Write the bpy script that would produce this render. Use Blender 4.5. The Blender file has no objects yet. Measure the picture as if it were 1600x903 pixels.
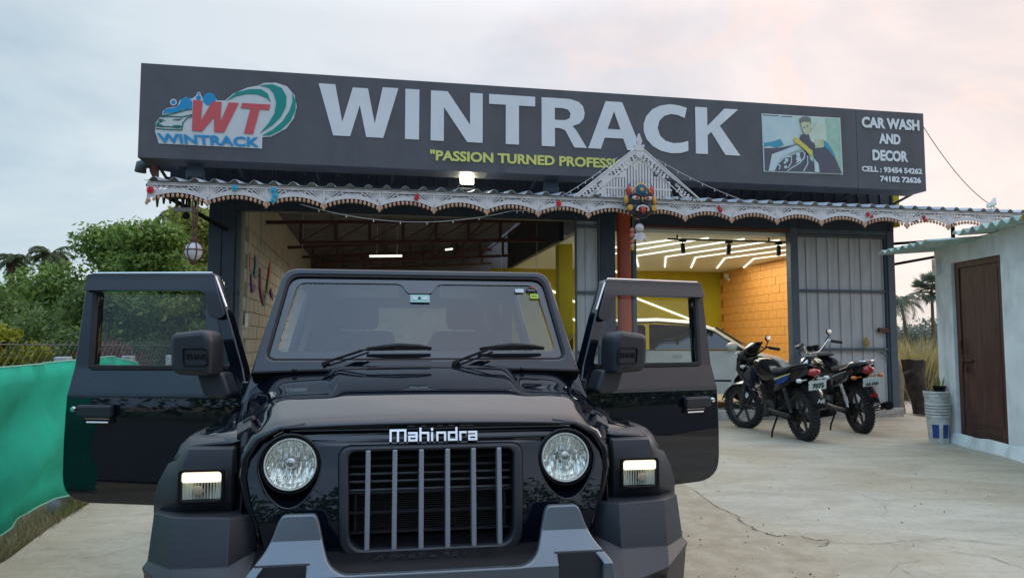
import bpy, bmesh, math, random
import numpy as np
from mathutils import Vector, Matrix
R=math.radians; PI=math.pi
random.seed(7); np.random.seed(7)
sc=bpy.context.scene
# ------------------------------------------------------------ camera
cam=bpy.data.objects.new('camera',bpy.data.cameras.new('camera')); sc.collection.objects.link(cam)
cam.location=(0,0,1.35); cam.rotation_euler=(R(90+4.13),0,0)
cam.data.lens=26.01; cam.data.sensor_width=36; cam.data.clip_start=.05; cam.data.clip_end=3000
sc.camera=cam
sc.render.resolution_x=1024; sc.render.resolution_y=577
vs=sc.view_settings; vs.view_transform='Standard'; vs.look='None'; vs.exposure=0.34; vs.gamma=1
# ------------------------------------------------------------ sky and sun
SUN_EL=R(9); SUN_AZ=R(62)     # azimuth from +Y towards +X
w=bpy.data.worlds.new('World'); sc.world=w; w.use_nodes=True
nt=w.node_tree; nt.nodes.clear(); N=nt.nodes.new; L=nt.links.new
out=N('ShaderNodeOutputWorld'); bg=N('ShaderNodeBackground'); L(bg.outputs[0],out.inputs[0])
sky=N('ShaderNodeTexSky'); sky.sky_type='NISHITA'; sky.sun_disc=False; sky.sun_elevation=SUN_EL; sky.sun_rotation=SUN_AZ
bg.inputs[1].default_value=0.12
tc=N('ShaderNodeTexCoord'); sep=N('ShaderNodeSeparateXYZ'); L(tc.outputs['Generated'],sep.inputs[0])
# pull clouds flat: divide x,y by (z+.25)
ad=N('ShaderNodeMath'); ad.operation='ADD'; ad.inputs[1].default_value=.32; L(sep.outputs[2],ad.inputs[0])
mx_=N('ShaderNodeMath'); mx_.operation='MAXIMUM'; mx_.inputs[1].default_value=.1; L(ad.outputs[0],mx_.inputs[0])
dv=N('ShaderNodeVectorMath'); dv.operation='DIVIDE'; L(tc.outputs['Generated'],dv.inputs[0])
cb=N('ShaderNodeCombineXYZ'); L(mx_.outputs[0],cb.inputs[0]); L(mx_.outputs[0],cb.inputs[1]); L(mx_.outputs[0],cb.inputs[2]); L(cb.outputs[0],dv.inputs[1])
n1=N('ShaderNodeTexNoise'); n1.inputs['Scale'].default_value=1.5; n1.inputs['Detail'].default_value=7; n1.inputs['Roughness'].default_value=.55; n1.inputs['Distortion'].default_value=.5
L(dv.outputs[0],n1.inputs['Vector'])
n2=N('ShaderNodeTexNoise'); n2.inputs['Scale'].default_value=3.6; n2.inputs['Detail'].default_value=8; n2.inputs['Roughness'].default_value=.6; n2.inputs['Distortion'].default_value=.8
L(dv.outputs[0],n2.inputs['Vector'])
# azimuth tint: x component
rmp=N('ShaderNodeValToRGB'); L(sep.outputs[0],rmp.inputs[0])
mr=N('ShaderNodeMapRange'); mr.inputs[1].default_value=-.75; mr.inputs[2].default_value=.75; L(sep.outputs[0],mr.inputs[0]); L(mr.outputs[0],rmp.inputs[0])
e=rmp.color_ramp.elements; e[0].position=0; e[0].color=(.44,.57,.63,1); e[1].position=1; e[1].color=(.86,.69,.61,1)
k=rmp.color_ramp.elements.new(.5); k.color=(.65,.65,.685,1)
# cloud light/dark
cr=N('ShaderNodeValToRGB'); L(n1.outputs[0],cr.inputs[0])
e=cr.color_ramp.elements; e[0].position=.38; e[0].color=(.80,.85,.90,1); e[1].position=.60; e[1].color=(1.09,1.07,1.06,1)
m1=N('ShaderNodeMix'); m1.data_type='RGBA'; m1.blend_type='MULTIPLY'; m1.inputs[0].default_value=1
L(rmp.outputs[0],m1.inputs[6]); L(cr.outputs[0],m1.inputs[7])
# pink lit cloud wisps
c2=N('ShaderNodeValToRGB'); L(n2.outputs[0],c2.inputs[0]); e=c2.color_ramp.elements; e[0].position=.5; e[0].color=(0,0,0,1); e[1].position=.66; e[1].color=(1,1,1,1)
wm=N('ShaderNodeMath'); wm.operation='MULTIPLY'; L(c2.outputs[0],wm.inputs[0])
mr2=N('ShaderNodeMapRange'); mr2.inputs[1].default_value=-.1; mr2.inputs[2].default_value=.55; mr2.inputs[3].default_value=.05; mr2.inputs[4].default_value=.75; L(sep.outputs[0],mr2.inputs[0]); L(mr2.outputs[0],wm.inputs[1])
m2=N('ShaderNodeMix'); m2.data_type='RGBA'; L(wm.outputs[0],m2.inputs[0]); L(m1.outputs[2],m2.inputs[6]); m2.inputs[7].default_value=(.93,.68,.60,1)
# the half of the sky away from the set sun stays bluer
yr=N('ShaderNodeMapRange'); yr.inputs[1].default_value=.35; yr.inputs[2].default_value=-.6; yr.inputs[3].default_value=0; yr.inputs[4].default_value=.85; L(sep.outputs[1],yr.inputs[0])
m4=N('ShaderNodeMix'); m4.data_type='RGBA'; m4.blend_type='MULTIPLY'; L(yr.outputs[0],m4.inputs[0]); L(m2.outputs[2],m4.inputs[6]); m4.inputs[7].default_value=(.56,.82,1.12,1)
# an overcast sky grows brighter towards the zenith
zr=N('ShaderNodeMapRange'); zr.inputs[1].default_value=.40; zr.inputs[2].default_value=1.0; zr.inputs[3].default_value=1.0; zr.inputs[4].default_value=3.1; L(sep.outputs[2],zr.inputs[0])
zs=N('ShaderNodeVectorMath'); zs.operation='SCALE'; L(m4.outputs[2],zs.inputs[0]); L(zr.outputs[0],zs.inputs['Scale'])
# scale the cloud layer to sky units and let a little clear sky through
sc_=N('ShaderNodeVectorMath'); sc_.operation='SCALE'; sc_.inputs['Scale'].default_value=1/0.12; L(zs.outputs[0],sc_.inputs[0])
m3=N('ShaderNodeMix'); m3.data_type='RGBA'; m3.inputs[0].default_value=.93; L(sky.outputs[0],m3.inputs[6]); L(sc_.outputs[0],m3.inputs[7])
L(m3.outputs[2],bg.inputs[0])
sl=bpy.data.lights.new('sun','SUN'); sl.energy=.6; sl.angle=R(22); sl.color=(1,.86,.78)
so=bpy.data.objects.new('sun',sl); sc.collection.objects.link(so)
sd=Vector((math.sin(SUN_AZ)*math.cos(R(24)),math.cos(SUN_AZ)*math.cos(R(24)),math.sin(R(24))))
so.rotation_euler=sd.to_track_quat('Z','Y').to_euler()
sky.sun_rotation=math.atan2(sd.x,sd.y); sky.sun_elevation=R(24)

# ------------------------------------------------------------ materials
MATS={}
def mat(name,col=(.5,.5,.5),rough=.5,metal=0,var=0,vs_=8,bump=0,bs=40,emit=0,ecol=None,coat=0,trans=0,ior=1.45,spec=.5,col2=None,stretch=None,alpha=1,dirt=None):
    if name in MATS: return MATS[name]
    m=bpy.data.materials.new(name); m.use_nodes=True; t=m.node_tree; b=t.nodes['Principled BSDF']
    b.inputs['Base Color'].default_value=(*col,1); b.inputs['Roughness'].default_value=rough; b.inputs['Metallic'].default_value=metal
    b.inputs['Coat Weight'].default_value=coat; b.inputs['Coat Roughness'].default_value=.02
    b.inputs['Transmission Weight'].default_value=trans; b.inputs['IOR'].default_value=ior; b.inputs['Specular IOR Level'].default_value=spec
    if emit: b.inputs['Emission Color'].default_value=(*(ecol or col),1); b.inputs['Emission Strength'].default_value=emit
    if var or bump or col2:
        c=t.nodes.new('ShaderNodeTexCoord'); src=c.outputs['Object']
        if stretch:
            mp=t.nodes.new('ShaderNodeMapping'); mp.inputs['Scale'].default_value=stretch; t.links.new(src,mp.inputs[0]); src=mp.outputs[0]
    if var or col2:
        n=t.nodes.new('ShaderNodeTexNoise'); n.inputs['Scale'].default_value=vs_; n.inputs['Detail'].default_value=6; n.inputs['Roughness'].default_value=.6
        t.links.new(src,n.inputs['Vector'])
        r=t.nodes.new('ShaderNodeValToRGB'); t.links.new(n.outputs[0],r.inputs[0])
        c2=col2 or tuple(min(1,x*(1+var)) for x in col); c1=tuple(x*(1-var) for x in col) if var else col
        r.color_ramp.elements[0].position=.32; r.color_ramp.elements[1].position=.68
        r.color_ramp.elements[0].color=(*c1,1); r.color_ramp.elements[1].color=(*c2,1)
        t.links.new(r.outputs[0],b.inputs['Base Color'])
    if dirt:
        if not (var or bump or col2): c=t.nodes.new('ShaderNodeTexCoord'); src=c.outputs['Object']
        mp=t.nodes.new('ShaderNodeMapping'); mp.inputs['Scale'].default_value=dirt[0]; t.links.new(c.outputs['Object'],mp.inputs[0])
        n=t.nodes.new('ShaderNodeTexNoise'); n.inputs['Scale'].default_value=1; n.inputs['Detail'].default_value=9; n.inputs['Roughness'].default_value=.68; n.inputs['Distortion'].default_value=.6; t.links.new(mp.outputs[0],n.inputs['Vector'])
        r2=t.nodes.new('ShaderNodeValToRGB'); t.links.new(n.outputs[0],r2.inputs[0]); r2.color_ramp.elements[0].position=.36; r2.color_ramp.elements[0].color=(*dirt[1],1); r2.color_ramp.elements[1].position=.54; r2.color_ramp.elements[1].color=(1,1,1,1)
        mx=t.nodes.new('ShaderNodeMix'); mx.data_type='RGBA'; mx.blend_type='MULTIPLY'; mx.inputs[0].default_value=1
        if b.inputs['Base Color'].links: t.links.new(b.inputs['Base Color'].links[0].from_socket,mx.inputs[6])
        else: mx.inputs[6].default_value=(*col,1)
        t.links.new(r2.outputs[0],mx.inputs[7]); t.links.new(mx.outputs[2],b.inputs['Base Color'])
    if bump:
        n=t.nodes.new('ShaderNodeTexNoise'); n.inputs['Scale'].default_value=bs; n.inputs['Detail'].default_value=5
        t.links.new(src,n.inputs['Vector']); bp=t.nodes.new('ShaderNodeBump'); bp.inputs['Strength'].default_value=bump; bp.inputs['Distance'].default_value=.01
        t.links.new(n.outputs[0],bp.inputs['Height']); t.links.new(bp.outputs[0],b.inputs['Normal'])
    MATS[name]=m; return m
M=lambda n:MATS[n]
mat('black_paint',(.003,.005,.010),.3,coat=1,spec=0,bump=.008,bs=5)
MATS['black_paint'].node_tree.nodes['Principled BSDF'].inputs['Coat IOR'].default_value=1.6
mat('dark_plastic',(.019,.022,.029),.40,bump=.12,bs=500,var=.12,vs_=5)
mat('matte_black',(.006,.0065,.008),.55,var=.3,vs_=12,spec=.2)
mat('rubber',(.018,.018,.019),.75,var=.3,vs_=20,bump=.2,bs=80)
mat('silver_paint',(.13,.155,.18),.34,metal=.6,bump=.08,bs=400,var=.08,vs_=3)
mat('grille_silver',(.28,.30,.33),.38,metal=.5)
mat('chrome',(.85,.86,.88),.08,metal=1)
mat('bright_metal',(.75,.75,.76),.22,metal=1,var=.1)
mat('reflector',(.88,.88,.84),.22,metal=.85,bump=.3,bs=30)
mat('white_trim',(.62,.64,.60),.25)
mat('lamp_back',(.9,.9,.86),.45,metal=.35)
mat('amber',(.60,.46,.36),.2)
mat('cabin',(.03,.032,.036),.8,var=.2)
mat('seat_fabric',(.025,.026,.03),.85,var=.3,vs_=30)
mat('lamp_lit',(1,.93,.72),.3,emit=4.5,ecol=(1,.93,.70))
mat('drl_lit',(1,.95,.75),.3,emit=.85,ecol=(1,.90,.62))
mat('led_lit',(1,1,.9),.3,emit=1.15,ecol=(1,.99,.86))
mat('sign_grey',(.084,.085,.095),.5,dirt=((1.6,1.6,.5),(.84,.83,.80)),var=.10,vs_=2.5,bump=.05,bs=30)
mat('letter_white',(.66,.68,.69),.4,var=.05,vs_=2)
mat('print_white',(.56,.60,.60),.4,var=.04)
mat('print_teal',(.0,.24,.20),.4); mat('print_red',(.55,.085,.09),.4); mat('print_blue',(.01,.25,.50),.4)
mat('print_yellow',(.62,.62,.16),.4); mat('print_green',(.0,.13,.10),.4)
mat('navy_steel',(.028,.038,.055),.45,var=.15,vs_=6,bump=.05)
mat('post_grey',(.075,.10,.125),.5,var=.12,vs_=6)
mat('sheet_grey',(.46,.475,.49),.42,dirt=((6,6,.7),(.78,.76,.72)),metal=.1,var=.12,vs_=1.5,stretch=(1,1,.2),bump=.04,bs=4)
mat('sheet_dark',(.036,.044,.060),.45,metal=.2,var=.2,vs_=2,bump=.05,bs=5)
mat('lamp_grey',(.20,.22,.24),.4,metal=.3); mat('lamp_glass',(.10,.13,.16),.08,coat=1)
mat('roof_sheet',(.42,.47,.53),.45,var=.2,vs_=4)
mat('inner_roof',(.10,.095,.10),.6,var=.35,vs_=2.5)
mat('truss_red',(.075,.030,.028),.6,var=.3)
mat('rust_beam',(.09,.03,.02),.6,var=.3)
mat('red_pole',(.40,.065,.025),.35,var=.15,vs_=3)
mat('fret_white',(.62,.59,.58),.5,var=.10,vs_=6)
mat('bead_wood',(.55,.33,.22),.45,var=.25,vs_=14)
mat('cream_block',(.48,.46,.38),.8,dirt=((2,2,2),(.8,.78,.72)),var=.10,vs_=5,bump=.3,bs=40)
mat('mortar_cream',(.30,.28,.22),.9,var=.1)
mat('orange_block',(.70,.32,.075),.65,var=.08,vs_=4,bump=.25,bs=30)
mat('mortar_orange',(.42,.13,.015),.85)
mat('mustard',(.40,.34,.008),.6,dirt=((1.5,1.5,1.2),(.88,.86,.8)),var=.05,vs_=3)
mat('ceiling_white',(.72,.72,.60),.6,var=.03)
mat('floor_inner',(.35,.33,.28),.5,var=.12)
mat('plinth',(.42,.41,.38),.8,dirt=((3,3,5),(.6,.56,.5)),var=.15)
mat('whitewash',(.76,.79,.78),.8,dirt=((2.2,2.2,.8),(.72,.72,.66)),var=.10,vs_=3,bump=.3,bs=18)
mat('door_wood',(.085,.038,.028),.5,dirt=((8,8,1.5),(.7,.68,.66)),var=.35,vs_=5,stretch=(6,6,.5),bump=.25,bs=14)
mat('asbestos',(.40,.52,.47),.8,var=.3,vs_=6,bump=.3)
mat('asbestos_yellow',(.55,.40,.12),.8,var=.3,vs_=6)
mat('concrete_post',(.30,.31,.32),.9,var=.4,vs_=12,bump=.5)
mat('green_cloth',(.004,.40,.275),.8,dirt=((1.5,2.5,1.2),(.86,.86,.84)),var=.12,vs_=2,bump=.5,bs=260)
mat('galv_wire',(.30,.30,.29),.5,metal=.6)
mat('bark',(.10,.075,.05),.9,var=.4,vs_=12,bump=.8,bs=20)
mat('stump_wood',(.05,.042,.036),.9,var=.5,vs_=10,bump=1,bs=25)
mat('pale_wood',(.26,.22,.17),.9,var=.3,vs_=10,bump=.6,bs=25)
mat('dry_grass',(.24,.20,.10),.9,col2=(.34,.29,.16))
mat('weed_green',(.09,.13,.03),.9,col2=(.2,.2,.07))
mat('bucket_white',(.55,.54,.50),.6,var=.25,vs_=9); mat('bucket_blue',(.02,.06,.22),.5)
mat('feather',(.55,.58,.5),.7); mat('wire_black',(.02,.02,.02),.5); mat('wire_white',(.5,.5,.48),.5)
mat('rope',(.12,.06,.04),.9,var=.3); mat('globe_white',(.55,.56,.58),.5)
mat('white_car',(.62,.62,.55),.12,coat=.6); mat('dark_glass',(.02,.025,.02),.04,spec=.7,coat=1)
mat('tail_red',(.35,.008,.012),.15,coat=.8); mat('orange_lens',(.6,.16,.02),.2,coat=.5)
mat('bike_black',(.008,.008,.010),.12,coat=.8); mat('bike_blue',(.004,.007,.026),.15,coat=.8); mat('bike_blue2',(.008,.07,.28),.2,coat=.5)
mat('decal_cream',(.6,.62,.25),.4); mat('fin_dark',(.05,.047,.045),.5,spec=.3); mat('slat_dark',(.022,.024,.028),.35)
mat('engine_grey',(.06,.06,.062),.45,metal=.5,var=.3,vs_=20); mat('plate_white',(.6,.66,.64),.4); mat('plate_ink',(.01,.01,.012),.5)
mat('mask_black',(.012,.014,.022),.4,var=.2); mat('mask_red',(.42,.05,.045),.4); mat('mask_yellow',(.55,.30,.03),.4); mat('mask_blue',(.015,.09,.17),.4)
mat('shell_white',(.55,.52,.52),.5,var=.15); mat('clay',(.38,.14,.08),.6); mat('flower_red',(.55,.02,.03),.5); mat('flower_cyan',(.03,.38,.55),.5)
mat('paint_purple',(.10,.02,.22),.5); mat('paint_teal',(.02,.16,.20),.5); mat('paint_green',(.06,.22,.05),.5); mat('paint_pink',(.30,.03,.13),.5)
mat('straw',(.40,.30,.14),.9,var=.3,vs_=20); mat('track_black',(.01,.01,.011),.5)
def glass(name,col=(1,1,1),rough=0,ior=1.45,tint=1.0):
    m=bpy.data.materials.new(name); m.use_nodes=True; t=m.node_tree; t.nodes.clear()
    o=t.nodes.new('ShaderNodeOutputMaterial'); a=t.nodes.new('ShaderNodeBsdfTransparent'); g=t.nodes.new('ShaderNodeBsdfGlossy'); mx=t.nodes.new('ShaderNodeMixShader'); lw=t.nodes.new('ShaderNodeLayerWeight'); pw=t.nodes.new('ShaderNodeMath'); pw.operation='POWER'; pw.inputs[1].default_value=5; f=t.nodes.new('ShaderNodeMapRange'); f0=((ior-1)/(ior+1))**2
    t.links.new(lw.outputs['Facing'],pw.inputs[0]); t.links.new(pw.outputs[0],f.inputs[0]); f.inputs[3].default_value=f0; a.inputs[0].default_value=(*col,1); g.inputs['Roughness'].default_value=rough
    t.links.new(f.outputs[0],mx.inputs[0]); t.links.new(a.outputs[0],mx.inputs[1]); t.links.new(g.outputs[0],mx.inputs[2]); t.links.new(mx.outputs[0],o.inputs[0])
    MATS[name]=m; return m
glass('window_glass',(.88,.93,.90),ior=1.55)
glass('windscreen_glass',(.42,.52,.56),ior=1.95)
glass('lens_glass',(.93,.95,.93),ior=1.3)
def leafmat(name,c1,c2,c3):
    m=bpy.data.materials.new(name); m.use_nodes=True; t=m.node_tree; b=t.nodes['Principled BSDF']; b.inputs['Roughness'].default_value=.6; b.inputs['Specular IOR Level'].default_value=.3
    g=t.nodes.new('ShaderNodeNewGeometry'); r=t.nodes.new('ShaderNodeValToRGB'); t.links.new(g.outputs['Random Per Island'],r.inputs[0])
    r.color_ramp.elements[0].color=(*c1,1); r.color_ramp.elements[1].color=(*c3,1); k=r.color_ramp.elements.new(.5); k.color=(*c2,1)
    t.links.new(r.outputs[0],b.inputs['Base Color'])
    tr=t.nodes.new('ShaderNodeBsdfTranslucent'); t.links.new(r.outputs[0],tr.inputs[0]); mx=t.nodes.new('ShaderNodeMixShader'); mx.inputs[0].default_value=.4
    t.links.new(b.outputs[0],mx.inputs[1]); t.links.new(tr.outputs[0],mx.inputs[2]); t.links.new(mx.outputs[0],t.nodes['Material Output'].inputs[0])
    MATS[name]=m
leafmat('leaf_green',(0.072,0.138,0.024),(0.144,0.240,0.048),(0.288,0.396,0.096))
leafmat('leaf_dark',(0.054,0.102,0.026),(0.102,0.174,0.048),(0.180,0.252,0.072))
leafmat('leaf_olive',(0.084,0.108,0.018),(0.192,0.228,0.036),(0.336,0.348,0.084))
leafmat('leaf_yellow',(.16,.19,.01),(.28,.30,.02),(.40,.38,.05))
leafmat('leaf_hazed',(.12,.15,.12),(.15,.18,.14),(.19,.22,.165))  # distance haze is put into these leaf colours
leafmat('leaf_red',(.16,.03,.02),(.22,.06,.04),(.12,.08,.03))
leafmat('frond_green',(.05,.075,.03),(.08,.11,.045),(.12,.15,.07))
leafmat('blade_dry',(.22,.19,.07),(.34,.30,.12),(.42,.38,.2))
leafmat('blade_mix',(.10,.12,.03),(.24,.21,.10),(.33,.28,.17))

# ------------------------------------------------------------ builders
def link(name,me,m,parent=None,loc=(0,0,0),rot=(0,0,0),smooth=None,sub=0):
    o=bpy.data.objects.new(name,me); sc.collection.objects.link(o)
    if m is not None and len(me.materials)==0: me.materials.append(MATS[m] if isinstance(m,str) else m)
    o.parent=parent; o.location=loc; o.rotation_euler=rot
    if smooth is not None and len(me.polygons):
        me.polygons.foreach_set('use_smooth',[True]*len(me.polygons))
        if smooth<180: me.set_sharp_from_angle(angle=R(smooth))
    if sub:
        s=o.modifiers.new('sub','SUBSURF'); s.levels=sub; s.render_levels=sub
    return o
def tag(o,label=None,cat=None,group=None,kind=None):
    if label: o['label']=label
    if cat: o['category']=cat
    if group: o['group']=group
    if kind: o['kind']=kind
    return o
def empty(name,loc,rz=0,label=None,cat=None,group=None,parent=None):
    o=bpy.data.objects.new(name,None); sc.collection.objects.link(o); o.location=loc; o.rotation_euler=(0,0,rz); o.empty_display_size=.1
    o.parent=parent
    return tag(o,label,cat,group)
class MB:
    def __init__(s): s.v=[]; s.f=[]
    def add(s,v,f):
        n=len(s.v); s.v+= [tuple(x) for x in v]; s.f+=[tuple(i+n for i in q) for q in f]; return s
    def box(s,c,d,rot=None):
        x,y,z=[q/2 for q in d]; P=[Vector((a*x,b*y,g*z)) for a in(-1,1) for b in(-1,1) for g in(-1,1)]
        if rot is not None:
            mt=rot if isinstance(rot,Matrix) else Matrix.Rotation(rot[2],3,'Z')@Matrix.Rotation(rot[1],3,'Y')@Matrix.Rotation(rot[0],3,'X')
            P=[mt@p for p in P]
        C=Vector(c)
        return s.add([p+C for p in P],[(0,1,3,2),(4,6,7,5),(0,4,5,1),(2,3,7,6),(0,2,6,4),(1,5,7,3)])
    def b2(s,lo,hi): return s.box([(a+b)/2 for a,b in zip(lo,hi)],[abs(b-a) for a,b in zip(lo,hi)])
    def tube(s,pts,r,n=8,cap=True):
        P=[Vector(p) for p in pts]; rs=r if isinstance(r,(list,tuple)) else [r]*len(P); V=[];F=[]
        up=Vector((0,0,1)); prev=None
        for i,p in enumerate(P):
            t=(P[min(i+1,len(P)-1)]-P[max(i-1,0)]).normalized()
            if prev is None:
                a=t.cross(up)
                if a.length<.05: a=t.cross(Vector((1,0,0)))
                a.normalize()
            else:
                a=prev-t*prev.dot(t)
                if a.length<1e-4: a=t.cross(up)
                a.normalize()
            prev=a; b=t.cross(a)
            for k in range(n):
                an=2*PI*k/n; V.append(p+(a*math.cos(an)+b*math.sin(an))*rs[i])
        for i in range(len(P)-1):
            for k in range(n): F.append((i*n+k,i*n+(k+1)%n,(i+1)*n+(k+1)%n,(i+1)*n+k))
        if cap: F.append(tuple(range(n))[::-1]); F.append(tuple((len(P)-1)*n+k for k in range(n)))
        return s.add(V,F)
    def rod(s,a,b,w,h=None):  # rectangular bar
        a=Vector(a);b=Vector(b);d=b-a; h=h or w
        t=d.normalized(); sd=t.cross(Vector((0,0,1)))
        if sd.length<.05: sd=Vector((1,0,0))
        sd.normalize(); u=sd.cross(t)
        return s.box((a+b)/2,(w,d.length,h),Matrix((sd,t,u)).transposed())
    def lathe(s,prof,c=(0,0,0),axis='Z',n=24,cap=False):
        V=[];F=[]
        for (r,h) in prof:
            for k in range(n):
                a=2*PI*k/n; p=(r*math.cos(a),r*math.sin(a),h)
                if axis=='Y': p=(p[0],-p[2],p[1])     # +h goes to -Y (towards viewer)
                if axis=='X': p=(p[2],p[0],p[1])
                V.append((p[0]+c[0],p[1]+c[1],p[2]+c[2]))
        for i in range(len(prof)-1):
            for k in range(n): F.append((i*n+k,i*n+(k+1)%n,(i+1)*n+(k+1)%n,(i+1)*n+k))
        if cap: F.append(tuple(range(n))[::-1]); F.append(tuple((len(prof)-1)*n+k for k in range(n)))
        return s.add(V,F)
    def ell(s,c,r,n=12,m=8):
        V=[];F=[]
        for i in range(m+1):
            t=PI*i/m
            for k in range(n):
                a=2*PI*k/n; V.append((c[0]+r[0]*math.sin(t)*math.cos(a),c[1]+r[1]*math.sin(t)*math.sin(a),c[2]+r[2]*math.cos(t)))
        for i in range(m):
            for k in range(n): F.append((i*n+k,(i+1)*n+k,(i+1)*n+(k+1)%n,i*n+(k+1)%n))
        return s.add(V,F)
    def grid(s,rows):
        n=len(rows[0]); V=[p for r in rows for p in r]
        F=[(i*n+k,i*n+k+1,(i+1)*n+k+1,(i+1)*n+k) for i in range(len(rows)-1) for k in range(n-1)]
        return s.add(V,F)
    def prism(s,poly,y0,y1):  # poly in XZ
        n=len(poly); V=[(x,y0,z) for x,z in poly]+[(x,y1,z) for x,z in poly]
        F=[tuple(range(n)),tuple(range(2*n-1,n-1,-1))]+[(k,k+n,(k+1)%n+n,(k+1)%n) for k in range(n)]
        return s.add(V,F)
    def mesh(s,name):
        me=bpy.data.meshes.new(name); me.from_pydata([tuple(v) for v in s.v],[],s.f)
        bm=bmesh.new(); bm.from_mesh(me); bmesh.ops.recalc_face_normals(bm,faces=bm.faces); bm.to_mesh(me); bm.free(); me.update(); return me
    def obj(s,name,m,parent=None,loc=(0,0,0),rot=(0,0,0),smooth=None,bev=0,sub=0,solid=0):
        o=link(name,s.mesh(name),m,parent,loc,rot,smooth)
        if solid:
            q=o.modifiers.new('solid','SOLIDIFY'); q.thickness=solid; q.offset=0
        if bev:
            q=o.modifiers.new('bev','BEVEL'); q.width=bev; q.segments=2; q.limit_method='ANGLE'; q.angle_limit=R(35)
        if sub:
            q=o.modifiers.new('sub','SUBSURF'); q.levels=sub; q.render_levels=sub
        return o
def clone(o,parent=None,**kw):
    c=o.copy(); sc.collection.objects.link(c); c.parent=parent
    for ch in list(o.children): clone(ch,c)
    for a,b in kw.items(): setattr(c,a,b)
    return c
XZ=Matrix(((1,0,0,0),(0,0,-1,0),(0,1,0,0),(0,0,0,1)))
def curve_mesh(cu,name,mtx=XZ):
    o=bpy.data.objects.new('tmp',cu); sc.collection.objects.link(o)
    bpy.context.view_layer.update()
    dg=bpy.context.evaluated_depsgraph_get(); me=bpy.data.meshes.new_from_object(o.evaluated_get(dg)); me.name=name
    bpy.data.objects.remove(o); me.transform(mtx); me.materials.clear(); return me
def plate_mesh(loops,th=.01,bev=0,name='plate'):
    cu=bpy.data.curves.new('c','CURVE'); cu.dimensions='2D'; cu.fill_mode='BOTH'
    for lp in loops:
        sp=cu.splines.new('POLY'); sp.points.add(len(lp)-1); sp.use_cyclic_u=True
        for i,(x,z) in enumerate(lp): sp.points[i].co=(x,z,0,1)
    cu.extrude=max(th/2-bev,0); cu.bevel_depth=bev; cu.bevel_resolution=2; cu.offset=-bev
    return curve_mesh(cu,name)
def plate(name,loops,m,parent=None,y=0,th=.01,bev=0,cuts=(),dy=None,loc=(0,0,0),rot=(0,0,0),smooth=35):
    me=plate_mesh(loops,th,bev,name)
    if cuts:
        bm=bmesh.new(); bm.from_mesh(me)
        for z in cuts: bmesh.ops.bisect_plane(bm,geom=bm.verts[:]+bm.edges[:]+bm.faces[:],plane_co=(0,0,z),plane_no=(0,0,1))
        bm.to_mesh(me); bm.free()
    for v in me.vertices: v.co.y+= y+(dy(v.co.z) if dy else 0)
    return link(name,me,m,parent,loc,rot,smooth)
def text_mesh(s,size,ext=.002,off=0,align='LEFT',sx=1,space=1,name='lettering'):
    cu=bpy.data.curves.new('t','FONT'); cu.body=s; cu.size=size; cu.extrude=ext; cu.offset=off; cu.align_x=align; cu.space_character=space; cu.resolution_u=3
    me=curve_mesh(cu,name); 
    for v in me.vertices: v.co.x*=sx
    return me
def text_fit(name,s,m,parent,x0,x1,z0,z1,y,off=.0,ext=.002,loc=None,space=1):
    me=text_mesh(s,1,0.01,off,space=space,name=name)
    xs=[v.co.x for v in me.vertices]; zs=[v.co.z for v in me.vertices]; a,b,c,d=min(xs),max(xs),min(zs),max(zs)
    for v in me.vertices:
        v.co.x=x0+(v.co.x-a)/(b-a)*(x1-x0); v.co.z=z0+(v.co.z-c)/(d-c)*(z1-z0); v.co.y=y+(v.co.y/.01)*ext
    return link(name,me,m,parent)
def arc(cx,cz,r,a0,a1,n=8,rz=None):
    rz=rz or r
    return [(cx+r*math.cos(R(a0+(a1-a0)*i/n)),cz+rz*math.sin(R(a0+(a1-a0)*i/n))) for i in range(n+1)]
def rrect(x0,z0,x1,z1,r,n=5):
    return arc(x1-r,z1-r,r,0,90,n)+arc(x0+r,z1-r,r,90,180,n)+arc(x0+r,z0+r,r,180,270,n)+arc(x1-r,z0+r,r,270,360,n)
def roundpoly(pts,rad,n=4):
    out=[];k=len(pts)
    for i in range(k):
        p=Vector(pts[i]);a=Vector(pts[i-1]);b=Vector(pts[(i+1)%k]); r=rad[i] if isinstance(rad,(list,tuple)) else rad
        if r<=0: out.append(tuple(p)); continue
        da=(a-p);db=(b-p); r=min(r,da.length*.48,db.length*.48); s=p+da.normalized()*r;e=p+db.normalized()*r
        for j in range(n+1):
            t=j/n; q=s*(1-t)**2+p*2*t*(1-t)+e*t*t; out.append((q.x,q.y))
    return out
def ribbon(pts,w):
    P=[Vector(p) for p in pts]; L_=[];R_=[]
    for i,p in enumerate(P):
        d1=(p-P[i-1]).normalized() if i>0 else (P[1]-p).normalized(); d2=(P[i+1]-p).normalized() if i<len(P)-1 else d1
        t=(d1+d2); t=t.normalized() if t.length>1e-3 else d1; nrm=Vector((-t.y,t.x)); k=1/max(.35,nrm.dot(Vector((-d1.y,d1.x))))
        L_.append(tuple(p+nrm*w/2*k)); R_.append(tuple(p-nrm*w/2*k))
    return L_+R_[::-1]
def smoothstep(a,b,x): t=min(1,max(0,(x-a)/(b-a))); return t*t*(3-2*t)
def zg(x,y):  # ground height: the forecourt rises gently to the shop
    return .155*smoothstep(3.2,9.2,y)
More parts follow.
